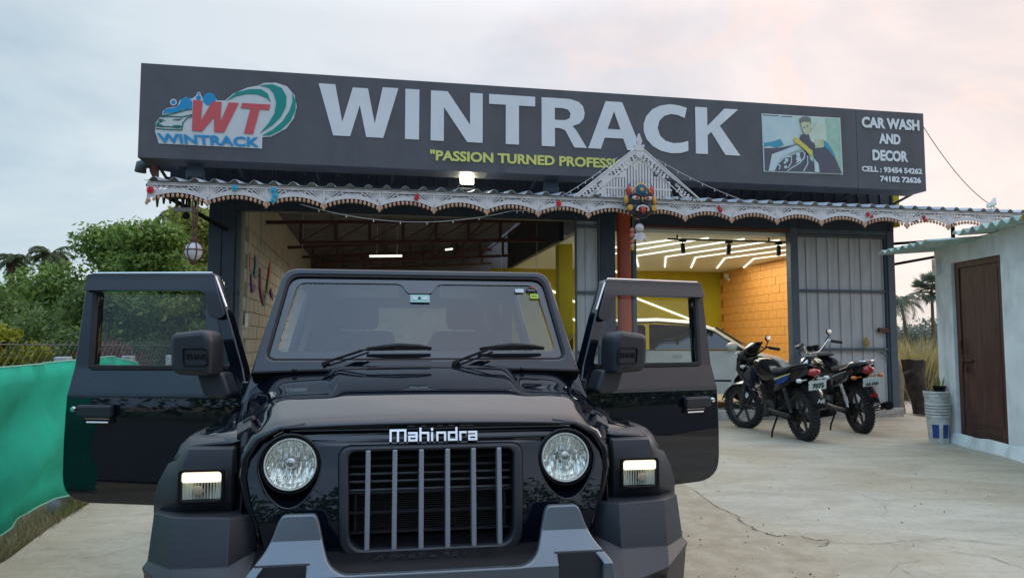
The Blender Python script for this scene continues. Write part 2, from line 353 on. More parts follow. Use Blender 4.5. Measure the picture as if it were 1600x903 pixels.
# ------------------------------------------------------------ ground
def gmat():
    m=bpy.data.materials.new('concrete'); m.use_nodes=True; t=m.node_tree; b=t.nodes['Principled BSDF']; n=t.nodes.new; l=t.links.new
    c=n('ShaderNodeTexCoord')
    def noise(s,d=6,r=.6,st=None,dist=0):
        q=n('ShaderNodeTexNoise'); q.inputs['Scale'].default_value=s; q.inputs['Detail'].default_value=d; q.inputs['Roughness'].default_value=r; q.inputs['Distortion'].default_value=dist
        if st: mp=n('ShaderNodeMapping'); mp.inputs['Scale'].default_value=st; l(c.outputs['Object'],mp.inputs[0]); l(mp.outputs[0],q.inputs['Vector'])
        else: l(c.outputs['Object'],q.inputs['Vector'])
        return q
    def ramp(src,p0,c0,p1,c1):
        r=n('ShaderNodeValToRGB'); l(src,r.inputs[0]); e=r.color_ramp.elements; e[0].position=p0; e[0].color=(*c0,1); e[1].position=p1; e[1].color=(*c1,1); return r
    def mix(a,b_,f,mode='MULTIPLY'):
        x=n('ShaderNodeMix'); x.data_type='RGBA'; x.blend_type=mode
        if isinstance(f,float): x.inputs[0].default_value=f
        else: l(f,x.inputs[0])
        l(a,x.inputs[6]); l(b_,x.inputs[7]); return x.outputs[2]
    a=ramp(noise(.55,5,.55,dist=1).outputs[0],.36,(.41,.36,.26),.64,(.45,.42,.34))
    s=ramp(noise(1.6,8,.68,(.5,2.2,1),.6).outputs[0],.3,(.66,.65,.62),.6,(1,1,1))
    f=ramp(noise(22,8,.7).outputs[0],.28,(.72,.70,.66),.52,(1,1,1))
    d=ramp(noise(6,8,.75,dist=1.5).outputs[0],.30,(.62,.58,.5),.47,(1,1,1))
    st=ramp(noise(.8,4,.5,(1,1.6,1),2.2).outputs[0],.40,(.72,.70,.66),.52,(1,1,1)); o=mix(a.outputs[0],st.outputs[0],.35); o=mix(o,s.outputs[0],.55); o=mix(o,f.outputs[0],.55); o=mix(o,d.outputs[0],.5)
    l(o,b.inputs['Base Color']); b.inputs['Roughness'].default_value=.78
    bp=n('ShaderNodeBump'); bp.inputs['Strength'].default_value=.35; bp.inputs['Distance'].default_value=.01; l(noise(60,8,.7).outputs[0],bp.inputs['Height']); l(bp.outputs[0],b.inputs['Normal'])
    MATS['concrete']=m
gmat()
mat('mesh_wire',(.12,.12,.11),.6,metal=.3)
mat('green_hem',(.18,.42,.34),.8)
mat('rough_concrete',(.29,.24,.165),.9,col2=(.39,.34,.25),vs_=7,bump=.8,bs=35)
mat('added_verge_green',(.05,.07,.025),.95,var=.4,vs_=1.5); mat('added_asphalt',(.05,.05,.05),.9,var=.2,vs_=3,bump=.5,bs=60); mat('crack',(.15,.13,.09),.9,var=.3); mat('stain',(.26,.235,.175),.85,var=.15)
mat('earth',(.20,.16,.10),.95,col2=(.30,.25,.16),vs_=1.2,bump=.5,bs=12)
mat('sand',(.42,.36,.30),.95,col2=(.52,.45,.38),vs_=2,bump=.4,bs=20)
mat('field_grass',(.24,.22,.08),.95,col2=(.33,.29,.13),vs_=.4)
def sheet(name,m,xs,ys,zoff=0,cut=None,kind='structure'):
    b=MB(); b.grid([[(x,y,zg(x,y)+zoff) for x in xs] for y in ys]); o=b.obj(name,m,smooth=180); return tag(o,kind=kind)
# open land to the horizon
b=MB(); S=1500; xs=[-S,-200,-60,-20,-8,-3,0,5,8,20,60,200,S]; ys=[-S,-200,-40,-10,0,3.2,4.2,5.2,6.2,7.2,8.2,9.2,12,20,40,120,400,S]
b.grid([[(x,y,zg(x,y)-.05) for x in xs] for y in ys]); tag(b.obj('ground','earth',smooth=180),kind='structure')
# field beyond the yard on the right
b=MB(); b.grid([[(x,y,.14) for x in (6.9,30,120,400)] for y in (17,40,120,400)]); tag(b.obj('field','field_grass'),kind='structure')
b=MB(); b.grid([[(x,y,.12+.0) for x in (6.0,30)] for y in (12.7,17)]); tag(b.obj('sandy_path','sand'),kind='structure')
# concrete forecourt; left edge runs beside the fence, parallel to the shop's depth
def edge_x(y): return -3.1-.178*(y-4.5)
tag(MB().grid([[(x,y,-.035) for x in (-400,-3,3,400)] for y in (-60,-20,-8.9)]).obj('added_verge','added_verge_green'),kind='structure')  # unseen dark green sheet added to darken what the doors reflect
tag(MB().grid([[(x,y,-.03) for x in (-400,-3,3,400)] for y in (-9,-4,1.55)]).obj('road','added_asphalt'),kind='structure')  # unseen dark strip added so the car's lower panels reflect dark ground
ys=[1.5,2.4,3.2,3.7,4.2,4.7,5.2,5.7,6.2,6.7,7.2,7.7,8.2,8.7,9.2,10,11,12.6]
b=MB(); rows=[]
for y in ys:
    x0=edge_x(y)+.03*math.sin(y*3.1); rows.append([(x0,y,zg(0,y)-.12),(x0,y,zg(0,y))]+[(x0+(6.6-x0)*t,y,zg(0,y)) for t in (.15,.3,.45,.6,.8,1)])
b.grid(rows); tag(b.obj('forecourt_pavement','concrete',smooth=60),kind='structure')
# rough broken patch of screed beside the car, its edge and the cracks
edge=[(1.40,7.05),(1.50,6.75),(1.57,6.3),(1.60,5.9),(1.68,5.62),(1.66,5.45),(1.72,5.22),(1.80,5.12),(1.95,5.13),(2.03,5.02),(2.12,5.05),(2.05,4.93),(1.98,4.9),(1.96,4.7),(1.88,4.45),(1.80,4.1),(1.7,3.6),(1.5,2.6),(1.3,2.0)]
b=MB(); b.grid([[(x,y,zg(x,y)+.004),(x*.6,y+.05,zg(x,y)+.004),(-.2,y+.1,zg(x,y)+.004)] for x,y in [(e[0]+.015*math.sin(9*e[1]),e[1]) for e in edge]]); tag(b.obj('rough_screed_patch','rough_concrete'),kind='structure')
b=MB()
def crack(pts,w):
    P=[]
    for i in range(len(pts)-1):
        for k in range(6):
            t=k/6; P.append((pts[i][0]*(1-t)+pts[i+1][0]*t+random.uniform(-.008,.008),pts[i][1]*(1-t)+pts[i+1][1]*t+random.uniform(-.012,.012)))
    P.append(pts[-1])
    rows=[]
    for i,p in enumerate(P):
        q=P[min(i+1,len(P)-1)]; o=P[max(0,i-1)]; d=Vector((q[0]-o[0],q[1]-o[1])).normalized(); nn=Vector((-d.y,d.x))*w*.75*random.uniform(.25,1)*(.3+.7*math.sin(PI*min(1,(i+.6)/len(P))))
        z=zg(*p)+.008; rows.append([(p[0]+nn.x,p[1]+nn.y,z),(p[0]-nn.x,p[1]-nn.y,z)])
    b.grid(rows)
crack(edge[:12],.010)
crack([(1.96,4.94),(2.1,4.98),(2.35,4.95),(2.44,4.97),(2.62,5.03),(2.93,5.08),(3.31,4.89),(3.8,4.75),(4.4,4.7)],.006)
crack([(2.44,4.96),(2.67,4.86),(2.95,4.71),(3.02,4.47),(3.3,4.3)],.006); crack([(3.05,4.62),(3.5,4.55),(4.2,4.35)],.005)
crack([(2.2,4.4),(2.32,4.55),(2.5,4.62)],.004); crack([(2.3,4.3),(2.29,4.48)],.004); crack([(1.30,4.0),(1.45,4.2),(1.56,4.25),(1.7,4.1)],.004)
for k in range(9):
    x=random.uniform(1.2,5);y=random.uniform(3.6,8); a=random.uniform(-.3,.3); l_=random.uniform(.1,.35); crack([(x,y),(x+l_*math.cos(a),y+l_*math.sin(a)*.5)],.0025)
for (cx,cy,r,a0,a1) in [(2.5,6.1,.45,-60,70),(2.05,5.06,.10,0,300),(1.95,6.6,.25,120,230),(3.0,7.6,.3,20,120)]:
    crack([(cx+r*math.cos(R(a0+(a1-a0)*i/6)),cy+r*1.3*math.sin(R(a0+(a1-a0)*i/6))) for i in range(7)],.003)
crack([(-2.05,5.3),(-2.3,6.0),(-2.2,6.6),(-2.6,7.3)],.006); crack([(-2.6,4.6),(-2.3,5.1),(-2.05,5.3)],.005)
tag(b.obj('pavement_cracks','crack'),kind='structure')
# small stones and crumbs on the screed
b=MB()
for k in range(90):
    if k<60: x=random.uniform(1.05,1.95); y=random.uniform(3.4,5.6)
    else: x=random.uniform(1.5,5); y=random.uniform(3.6,8)
    r=random.uniform(.002,.006); b.ell((x,y,zg(x,y)+.006+r*.4),(r*1.4,r,r*.7),5,3)
tag(b.obj('grit','stump_wood'),kind='stuff')

# ------------------------------------------------------------ vegetation
def leafcloud(name,m,parent,clumps,n,ls,seed=0,up=.0,aspect=.5,loc=(0,0,0)):
    """clumps: (centre, radius triple); many small bent leaf quads spread through each clump's shell"""
    rg=np.random.RandomState(seed); C=np.array([c for c,r in clumps]); Rr=np.array([r for c,r in clumps]); wt=(Rr.prod(1))**(2/3); wt/=wt.sum()
    idx=rg.choice(len(C),n,p=wt); d=rg.normal(size=(n,3)); d/=np.linalg.norm(d,axis=1)[:,None]; rad=rg.uniform(.35,1,n)**.6
    P=C[idx]+d*Rr[idx]*rad[:,None]+rg.normal(size=(n,3))*ls*.6
    nm=d*.6+rg.normal(size=(n,3))*.6+np.array([0,0,.35+up]); nm/=np.linalg.norm(nm,axis=1)[:,None]
    t=np.cross(nm,rg.normal(size=(n,3))); t/=np.linalg.norm(t,axis=1)[:,None]; s=np.cross(nm,t)
    L_=ls*rg.uniform(.6,1.4,n)[:,None]; W=L_*aspect
    V=np.stack([P-t*L_*.5,P+s*W*.5-nm*L_*.08,P+t*L_*.5,P-s*W*.5-nm*L_*.08],1).reshape(-1,3)
    me=bpy.data.meshes.new(name); me.vertices.add(4*n); me.vertices.foreach_set('co',V.ravel()); me.loops.add(4*n); me.loops.foreach_set('vertex_index',np.arange(4*n)); me.polygons.add(n); me.polygons.foreach_set('loop_start',np.arange(0,4*n,4)); me.update(calc_edges=True)
    return link(name,me,m,parent,loc)
def tree(x,y,h,rad,m,label,seed,n=14000,ls=.16,cb=.3,z0=0,parentname='tree',squash=1,density=26,ycomp=1):
    rg=random.Random(seed); root=empty(parentname,(x,y,z0),0,label,'tree','trees behind the cloth fence')
    b=MB(); th=h*cb*1.3; b.tube([(0,0,-.2),(.05*h*.3,0,th*.5),(rg.uniform(-.1,.1)*h*.3,0,th)],[.035*h,.026*h,.018*h],8)
    cl=[]
    for k in range(density):
        a=rg.uniform(0,2*PI); q=math.sqrt(rg.random()); zz=rg.random(); env=math.sin(PI*min(1,.18+zz*.8))**.6
        c=(math.cos(a)*q*rad*env,math.sin(a)*q*rad*env*ycomp,h*cb+(h-h*cb)*zz*.92); r=rad*rg.uniform(.20,.40)
        cl.append((c,(r,r,r*.62*squash)))
        if k%3==0: b.tube([(0,0,th*.8),(c[0]*.5,c[1]*.5,(th*.8+c[2])*.5),c],[.012*h,.008*h,.003*h],5)
    b.obj('trunk','bark',root,smooth=60)
    leafcloud('crown',m,root,cl,n,ls,seed)
    return root
def frond(b,p0,az,el,L_,droop,nl=22,lw=.5,wid=.03):
    P=[];p=Vector(p0);e=el;st=L_/10
    for i in range(11):
        P.append(p.copy()); d=Vector((math.cos(az)*math.cos(e),math.sin(az)*math.cos(e),math.sin(e))); p=p+d*st; e-=droop/10*(1+i*.12)
    b.tube(P,[.03*(1-i/12)+.006 for i in range(11)],4)
    sd=Vector((-math.sin(az),math.cos(az),0))
    for k in range(nl):
        t=.12+.86*k/nl; i=min(9,int(t*10)); q=P[i].lerp(P[i+1],t*10-i); d=(P[i+1]-P[i]).normalized(); ll=lw*math.sin(PI*(.15+.8*t))
        for s in (-1,1):
            tip=q+(sd*s*.75+d*.55).normalized()*ll+Vector((0,0,-ll*random.uniform(.35,.75))); mid=(q+tip)/2+Vector((0,0,ll*.12)); o=d*wid
            b.add([q-o,q+o,mid+o,tip,mid-o],[(0,1,2,3,4)])
def palm(x,y,h,label,seed,fan=False,cr=2.6,lean=.4,z0=0,m='frond_green',nf=15):
    rg=random.Random(seed); root=empty('palm_tree',(x,y,z0),0,label,'palm tree','palm trees on the sky line')
    b=MB(); P=[(lean*(i/8)**2,0,h*i/8) for i in range(9)]; b.tube(P,[.2-.09*i/8 for i in range(9)],8); b.obj('trunk','bark',root,smooth=60)
    top=P[-1]; b=MB()
    if fan:
        for k in range(60):
            d=Vector((rg.gauss(0,1),rg.gauss(0,1),rg.uniform(-.9,1.0))).normalized(); c=Vector(top)+d*cr*.55; b.tube([top,c],.03,4)
            u=d.cross(Vector((0,0,1))).normalized(); v=d
            nb=13
            for j in range(nb):
                a=R(-100+200*j/(nb-1)); dd=(v*math.cos(a)+u*math.sin(a)).normalized(); tip=c+dd*cr*.45+Vector((0,0,-.1)); w2=dd.cross(u.cross(v)).normalized()*.07; md=c+dd*cr*.25
                b.add([c,md+w2,tip,md-w2],[(0,1,2,3)])
    else:
        for k in range(nf): frond(b,top,2*PI*k/nf+rg.uniform(-.2,.2),rg.uniform(-.3,1.15),cr*rg.uniform(.8,1.1),rg.uniform(1.1,1.9),20,cr*.28,.035)
        for k in range(5): b.ell((top[0]+rg.uniform(-.25,.25),rg.uniform(-.25,.25),top[2]-.2),(.13,.13,.16),6,5)
    b.obj('crown',m,root)
    return root
def blades(name,m,fn,n,h,wd,kind='stuff',parent=None,loc=(0,0,0),lean=.4):
    b=MB(); 
    for k in range(n):
        x,y,z=fn(); a=random.uniform(0,2*PI); hh=h*random.uniform(.4,1.2); l_=hh*random.uniform(.1,lean); dx,dy=math.cos(a)*l_,math.sin(a)*l_; px,py=-math.sin(a)*wd,math.cos(a)*wd
        b.add([(x-px,y-py,z),(x+px,y+py,z),(x+dx*.5+px*.6,y+dy*.5+py*.6,z+hh*.6),(x+dx,y+dy,z+hh),(x+dx*.5-px*.6,y+dy*.5-py*.6,z+hh*.6)],[(0,1,2,3,4)])
    o=b.obj(name,m,parent,loc)
    if kind: o['kind']=kind
    return o
def px(p,Y): return ((p-800)/1156*Y)
# trees left, behind the fence (crowns overlap, tops at about 5 m)
tree(-9.3,17,3.95,1.95,'leaf_green','broad green tree with a lumpy crown, leftmost of the tall trees behind the fence',3,21000,.13,.2,density=36)
tree(-7.7,15.5,3.95,1.35,'leaf_green','bright leafy tree with a pointed light green top in the middle of the row',5,17000,.11,.2,density=30)
tree(-7.9,18.6,4.85,1.9,'leaf_olive','olive green tree rising behind the hanging white pot',9,22000,.13,.2,density=36)
tree(-12.6,19.5,2.5,2.4,'leaf_dark','darker low tree between the distant coconut palms and the broad green tree',12,15000,.16,.15,density=34)
tree(-15.2,22,2.4,2.2,'leaf_dark','low dark tree at the left edge of the picture below the coconut palm',15,12000,.17,.1,density=30)
tree(-8.9,20.5,4.3,1.9,'leaf_dark','dark tree crown in the row behind the olive green tree',19,12000,.15,.2,density=28)
tree(-10.6,13.6,2.5,1.9,'leaf_dark','shady low tree behind the fence below the broad green crown',21,12000,.12,.0,density=30)
tree(-7.0,12.8,2.35,1.5,'leaf_dark','dense low dark tree seen through the left car door window',22,12000,.10,.0,density=30)
tree(-5.6,13.6,2.7,1.2,'leaf_olive','olive tree nearest the shop post, seen through the left car door window',24,9000,.10,.05,density=22)
o=tree(-7.35,10.6,2.0,.6,'leaf_yellow','yellow green shrub cut by the left edge of the picture above the green cloth',27,6500,.09,.0,density=22); o.name='shrub'; o['category']='shrub'; del o['group']
o=tree(-5.6,10.6,1.35,.75,'leaf_red','low reddish brown bush just behind the fence seen through the left car door window',30,3500,.06,.0,density=16); o.name='bush'; o['category']='bush'; del o['group']
palm(-23.9,35,5.2,'distant coconut palm at the far left edge of the sky line',31,cr=1.25,lean=.2)
palm(-22.5,35,5.45,'distant coconut palm standing right of the far left one, above the broad trees',33,cr=1.35,lean=.5)
palm(-10.4,23.5,5.2,'coconut palm whose fronds rise behind the tall olive tree near the awning corner',37,cr=1.2,lean=.0)
# right far side
palm(37.3,70,5.2,'leaning coconut palm beyond the field between shop and white shed',41,cr=3.0,lean=-.5,m='leaf_hazed',nf=16)
palm(39.8,70,6.5,'palmyra palm with a round fan leaf head beyond the field, right of the coconut palm',43,fan=True,cr=1.9,lean=0,m='leaf_hazed')
cl=[]
rg=random.Random(5)
for k in range(170):
    x=rg.uniform(40,115); z=rg.uniform(.0,3.0); cl.append(((x,95+rg.uniform(-4,6),z+.8*math.sin(x*.35)),(2.8,2.5,1.5)))
tag(leafcloud('distant_trees','leaf_hazed',None,cl,60000,.5,8),'hazy grey green wood on the far side of the field','trees',kind='stuff')
cl=[((rg.uniform(-170,-30),rg.uniform(60,80),rg.uniform(0,4.5)),(4,4,2.2)) for k in range(110)]
tag(leafcloud('distant_trees','leaf_hazed',None,cl,22000,.7,18),'hazy wood far behind the trees on the left','trees',kind='stuff')
# trees behind the photographer (they show in the car's paint)
cl=[((x,-19+rg.uniform(-4,3),rg.uniform(.3,4.5)+1.0*math.sin(x*.3)),(2.4,2,1.6)) for x in [rg.uniform(-60,60) for k in range(170)]]
tag(leafcloud('roadside_trees','leaf_dark',None,cl,26000,.5,28),'dark line of trees behind the place the picture was taken from','trees',kind='stuff')
# tall yellowish grass bush on the right
root=empty('grass_bush',(8.85,16.2,.1),0,'round bush of tall yellow green grass beyond the tree stump posts','bush')
blades('blades','blade_dry',lambda:(random.gauss(0,.26),random.gauss(0,.26),0),2600,1.25,.010,None,root,(0,0,0),1.3)
blades('field_tufts','blade_dry',lambda:(random.uniform(7,24),random.uniform(17,34),.12),5000,.55,.02)
def weedpos():
    y=random.uniform(3.6,9.5); return (edge_x(y)-abs(random.gauss(0,.22)),y,zg(0,y)-.03)
blades('roadside_weeds','blade_mix',weedpos,9000,.11,.003,lean=1.2)
blades('green_weeds','leaf_green',lambda:(lambda y:(edge_x(y)-.02-abs(random.gauss(0,.05)),y,zg(0,y)-.03))(random.uniform(5.6,9.5)),2500,.10,.003,lean=.9)
blades('yard_grass','blade_mix',lambda:(random.uniform(-9,-3.6)-1,random.uniform(5,13),0),9000,.35,.008,lean=.9)

# ------------------------------------------------------------ green cloth fence (left)
FY=R(10.3)
fence=empty('cloth_fence',(-3.16,4.5,0),FY,'green cloth screen hung on wire between concrete posts along the left edge','fence')
def ftop(y): # top edge of the cloth, sagging between ties
    return 1.21-.035*abs(math.sin(y*1.35+.4))-.01*y-(.20*math.exp(-((y-3.55)/.55)**2))
b=MB(); rows=[]
for i in range(75):
    y=-1.7+i*.088; t=ftop(y)+(.05*math.sin(y*1.1)); zb=.10+.06*math.sin(y*2.3)+.03*max(0,y)*.6+zg(0,4.5+y)
    rows.append([( .022*math.sin(y*5+j*.8)+.03*math.sin(y*1.7)*(j/9) + .03*math.sin(j*1.3+y*.7)+.012*math.sin(y*13+j*1.9)+.008*math.sin(y*22-j*2.7),y,t+(zb-t)*j/9) for j in range(10)])
b.grid(rows); b.obj('cloth','green_cloth',fence,smooth=180,solid=.004)
MB().tube([r[0] for r in rows],.006,5).obj('hem','green_hem',fence); MB().tube([r[-1] for r in rows],.007,5).obj('hem','green_hem',fence)
for i,y in enumerate([-1.6,1.35,2.9,4.45,5.4]):
    q=MB(); q.b2((-.06,y-.055,-.15),(-.16,y+.055,1.255-.012*y)); q.obj('post','concrete_post',fence,bev=.01)
b=MB(); rng=random.Random(3)
for i in range(60):
    y=-1.6+i*.12
    b.tube([(-.22,y,1.0),(-.22,y+.42,1.36)],0.0016,3); b.tube([(-.225,y,1.36),(-.225,y+.42,1.0)],0.0016,3)
for z in (1.35,1.18): b.tube([(-.22,-1.7,z),(-.22,6.6,z-.05)],.004,4)
b.obj('wire_mesh','mesh_wire',fence)['kind']='stuff'
# ------------------------------------------------------------ yard things on the right, between shop and shed
st=empty('tree_stump_post',(7.06,12.9,.1),0,'thick dark weathered stump post behind the white buckets','post')
b=MB(); b.tube([(0,0,-.1),(.0,0,.35),(-.1,0,.7),(-.08,0,.93)],[.13,.14,.165,.185],9); o=b.obj('stump_body','stump_wood',st,smooth=70)
for v in o.data.vertices: v.co.x+=random.uniform(-.03,.03); v.co.y+=random.uniform(-.03,.03); v.co.z+=random.uniform(-.02,.03)
b=MB(); b.tube([(-.1,-.1,.80),(-.45,-.15,.66)],[.05,.03],6); b.obj('branch_stub','stump_wood',st,smooth=70)
st=empty('wooden_post',(6.62,12.75,.1),0,'thin pale forked wooden post left of the dark stump','post')
b=MB(); b.tube([(.03,0,-.1),(0,0,.3),(.02,0,.62),(-.03,0,.95)],[.085,.075,.08,.05],7); b.obj('pole','pale_wood',st,smooth=70)
b=MB(); b.tube([(-.02,0,.45),(-.18,0,.3),(-.22,0,.02)],[.035,.03,.028],6); b.obj('brace','weed_green',st,smooth=70)
b=MB(); b.tube([(0,0,-.1),(0,0,.6),(.01,0,1.0)],[.07,.075,.08],7); tag(b.obj('wooden_post','stump_wood',None,(6.30,12.75,.1),smooth=70),'dark rough wooden post right beside the shop corner post','post')
b=MB(); b.box((0,0,.55),(.16,.1,1.25)); tag(b.obj('concrete_post','concrete_post',None,(9.0,16.2,.1)),'grey square fence post standing beyond the forked wooden post','post')
b=MB()
for i in range(34):
    x=-.0+i*.07; b.tube([(x,0,.0),(x+.5,0,.75)],.002,3); b.tube([(x+.5,0,0),(x,0,.75)],.002,3)
tag(b.obj('wire_fence','galv_wire',None,(6.2,13.0,.12)),'rusty wire netting between the rough posts','fence')
def bucket(x,y,z,label,stack,lo=False):
    t=empty('bucket',(x,y,z),.4,label,'bucket','white paint buckets')
    for k in range(1): 
        b=MB(); b.lathe([(.105,0),(.125,.30),(.132,.30),(.132,.33),(.124,.33),(.10,.02),(0,.02)],n=26); b.obj('shell','bucket_white',t,smooth=40)
    if lo:
        for a0 in (-175,-118,-58): 
            b=MB(); b.grid([[(( .1085+.0635*h)*math.cos(R(a)),(.1085+.0635*h)*math.sin(R(a)),h) for a in range(a0,a0+37,6)] for h in (.06,.22)]); b.obj('printed_label','bucket_blue',t,solid=.002)
    for k in range(stack):
        b=MB(); z0=.335+k*.035; b.lathe([(.122,z0),(.136,z0+.004),(.138,z0+.026),(.126,z0+.03)],n=26); b.obj('rim_ring','bucket_white',t,smooth=40)
    return t
bucket(5.13,9.0,zg(5,9),'white paint bucket with blue printed label standing at the foot of the white shed wall',4,True)
bucket(5.125,9.02,zg(5,9)+.245,'upper white bucket with ribbed rims stacked inside the labelled one by the shed',1)
pl=empty('potted_plant',(5.19,9.05,zg(5,9)+.60),0,'small snake plant in a black pot on top of the stacked buckets','plant')
b=MB(); b.lathe([(.06,0),(.075,.07),(.07,.07),(.06,.01)],n=14); b.obj('pot','matte_black',pl,smooth=40)
for k in range(6):
    a=k*1.05; b=MB(); p=Vector((.02*math.cos(a),.02*math.sin(a),.02)); t_=p+Vector((.06*math.cos(a),.06*math.sin(a),.13+.03*(k%3))); s_=Vector((-math.sin(a),math.cos(a),0))*.014
    m_=(p+t_)/2+Vector((0,0,.02)); b.add([p-s_*.6,p+s_*.6,m_+s_,t_,m_-s_],[(0,1,2,3,4)]); b.obj('leaf','leaf_green',pl)
# ------------------------------------------------------------ the shop (local u along the front, v into depth)
BO=(-4.7125,9.1653,0); BY=R(10.617)
shop=empty('shop_building',BO,BY,'dark steel car wash building with two open bays under a white fretwork awning','building')
def bp(name,m,lo,hi,**k):
    b=MB(); b.b2(lo,hi); return b.obj(name,m,shop,**k)
FZ=.155
def corr(w,h,pitch=.2,dep=.03,th=0,shape='trap'):
    """profiled sheet standing in XZ, ribs vertical"""
    P=[];x=0
    while x<w-1e-6:
        if shape=='trap': P+=[(x,0),(x+pitch*.80,0),(x+pitch*.85,-dep),(x+pitch*.94,-dep),(x+pitch*.995,0)]
        else: P+=[(x+pitch*t,-dep*(.5-.5*math.cos(2*PI*t))) for t in (0,.125,.25,.375,.5,.625,.75,.875)]
        x+=pitch
    P=[p for p in P if p[0]<=w]+[(w,0)]
    b=MB(); b.grid([[(x,y,z) for x,y in P] for z in (0,h)]); return b
# upper dark cladding, one sheet per metre
me=corr(1.02,1.05,.204,.028).mesh('cladding_sheet')
for i in range(11):
    o=link('cladding_sheet',me,'sheet_dark',shop,(.16+i*1.02,.90,3.32)); 
b=MB()
for i in range(52): 
    for z in (3.74,3.52) if i%3==0 else (3.74,):
        b.ell((.26+i*.214+.03*math.sin(i*7),.868,z+.012*math.sin(i*3)),(.006,.006,.006),6,4)
b.obj('screws','bright_metal',shop)['kind']='stuff'
bp('trim_post','mustard',(11.385,.88,3.26),(11.50,1.02,4.3))
bp('roof_panel','inner_roof',(.5,.96,3.98),(11.38,1.4,4.37))
# roof (left bay slopes up towards the middle)
b=MB(); 
rs=corr(9.6,5.6,.2,.03); rs.v=[(.75+z,1.0+x*1.18,3.74+z*.09-y) for x,y,z in rs.v]; rs.obj('roof_sheet','inner_roof',shop)
bp('rear_wall','inner_roof',(.6,12.2,0),(11.9,12.3,5.0)); bp('side_wall','mortar_cream',(11.345,1.06,0),(11.39,12.2,4.2)); bp('showroom_top','inner_roof',(6.1,1.1,3.9),(11.34,7.1,3.95)); bp('rear_wall_lower','cream_block',(1.15,12.1,0),(6.0,12.19,2.5))
# steel posts
for (a,b_,m) in [(.69,.86,'navy_steel'),(.875,1.03,'navy_steel'),(6.32,6.56,'navy_steel'),(6.84,6.90,'post_grey'),(9.49,9.61,'post_grey'),(11.235,11.36,'post_grey')]:
    bp('post',m,(a,.86,FZ-.1),(b_,1.0,3.33),bev=.006)
b=MB(); b.tube([(6.70,.87,FZ-.05),(6.70,.87,3.33)],.105,20,False); b.obj('round_column','red_pole',shop,smooth=60)
# headers
bp('header_beam','navy_steel',(1.03,.86,3.19),(6.32,1.0,3.34)); bp('header_beam','navy_steel',(6.9,.86,3.17),(11.36,1.0,3.34))
bp('header_strip','rust_beam',(6.92,.88,3.125),(9.49,.98,3.168)); bp('header_strip','post_grey',(9.61,.87,3.10),(11.23,.97,3.168))
# sliding door leaves of profiled sheet
def leaf(label,u0,u1,z0,z1,v,rails,pitch,frame='post_grey'):
    d=MB(); 
    for z in rails: d.b2((0,-.035,z-z0-.022),(u1-u0,-.005,z-z0+.022))
    for x in (0,u1-u0): d.b2((x-.02 if x else 0,-.04,0),(x if x else .02,.03,z1-z0))
    root=d.obj('sliding_door',frame,shop,(u0,v,z0),bev=.003)
    if label: root['label']=label
    n=max(1,round((u1-u0-.04)/pitch/2)); sw=(u1-u0-.04)/n
    me=corr(sw,z1-z0-.03,sw/2,.022).mesh('sheet')
    for i in range(n): link('sheet',me,'sheet_grey',root,(.02+i*sw,.025,.015))
    return root
sd_=leaf('closed grey profiled sheet door leaf',9.62,11.23,.33,3.10,.93,(.36,1.24,2.18,3.07),.2)
b=MB(); b.b2((.0,-.06,0),(.19,-.01,.075)); b.obj('latch_box','rust_beam',sd_,(1.42,0,1.18),bev=.008)
b=MB(); b.tube([(1.45,-.03,.86),(1.56,-.03,.80),(1.58,-.03,.72)],.012,6); b.obj('hook','post_grey',sd_)
leaf(None,5.93,6.31,FZ+.02,3.24,.88,(.3,1.2,2.1,3.1),.2)
# narrow leaf folded open beside the left post (stands at right angles to the front)
lf=empty('folded_door',(1.06,.98,FZ),R(90),parent=shop)
b=MB(); 
for z in (.02,1.0,1.85,2.98): b.b2((0,-.03,z),(.62,0,z+.05))
for x in (0,.59): b.b2((x,-.035,0),(x+.035,.02,3.02))
b.obj('door_frame','post_grey',lf)
me=corr(.56,2.98,.14,.02).mesh('sheet'); link('sheet',me,'sheet_grey',lf,(.035,.01,.02))
# plinths and floors
bp('plinth','plinth',(6.9,.82,-.05),(11.40,.99,.30),bev=.01)
bp('showroom_floor','floor_inner',(5.9,1.0,-.1),(11.34,7.2,.285)); bp('bay_floor','concrete',(1.0,.9,-.1),(5.9,12.2,FZ+.01))
# cream block wall on the left
bp('side_wall','mortar_cream',(.96,1.06,0),(1.13,12.2,4.0))
me=MB().b2((0,.006,.006),(.018,.394,.194)).mesh('block'); bw=None
for r in range(15):
    for c in range(18):
        v0=1.08+c*.4+(.2 if r%2 else 0)
        if len([1])and v0+.4<8.6: 
            o=link('block',me,'cream_block',shop,(1.13+random.uniform(-.003,.003),v0,.2+r*.2))
b=MB(); b.b2((1.13,6.9,.2),(1.146,12.2,3.95)); b.b2((1.13,1.08,3.2),(1.146,6.9,3.9)); b.obj('render_coat','cream_block',shop)
for a,c in (((1.165,1.22,3.3),(1.165,1.22,1.75)),((1.165,1.24,2.35),(1.165,1.5,2.35)),((1.165,2.4,3.6),(1.165,2.4,2.9))): MB().tube([a,c],.010,6).obj('conduit','plinth',shop)
b=MB(); b.b2((1.15,1.14,1.56),(1.19,1.26,1.76)); b.obj('switch_box','white_trim',shop,bev=.008)
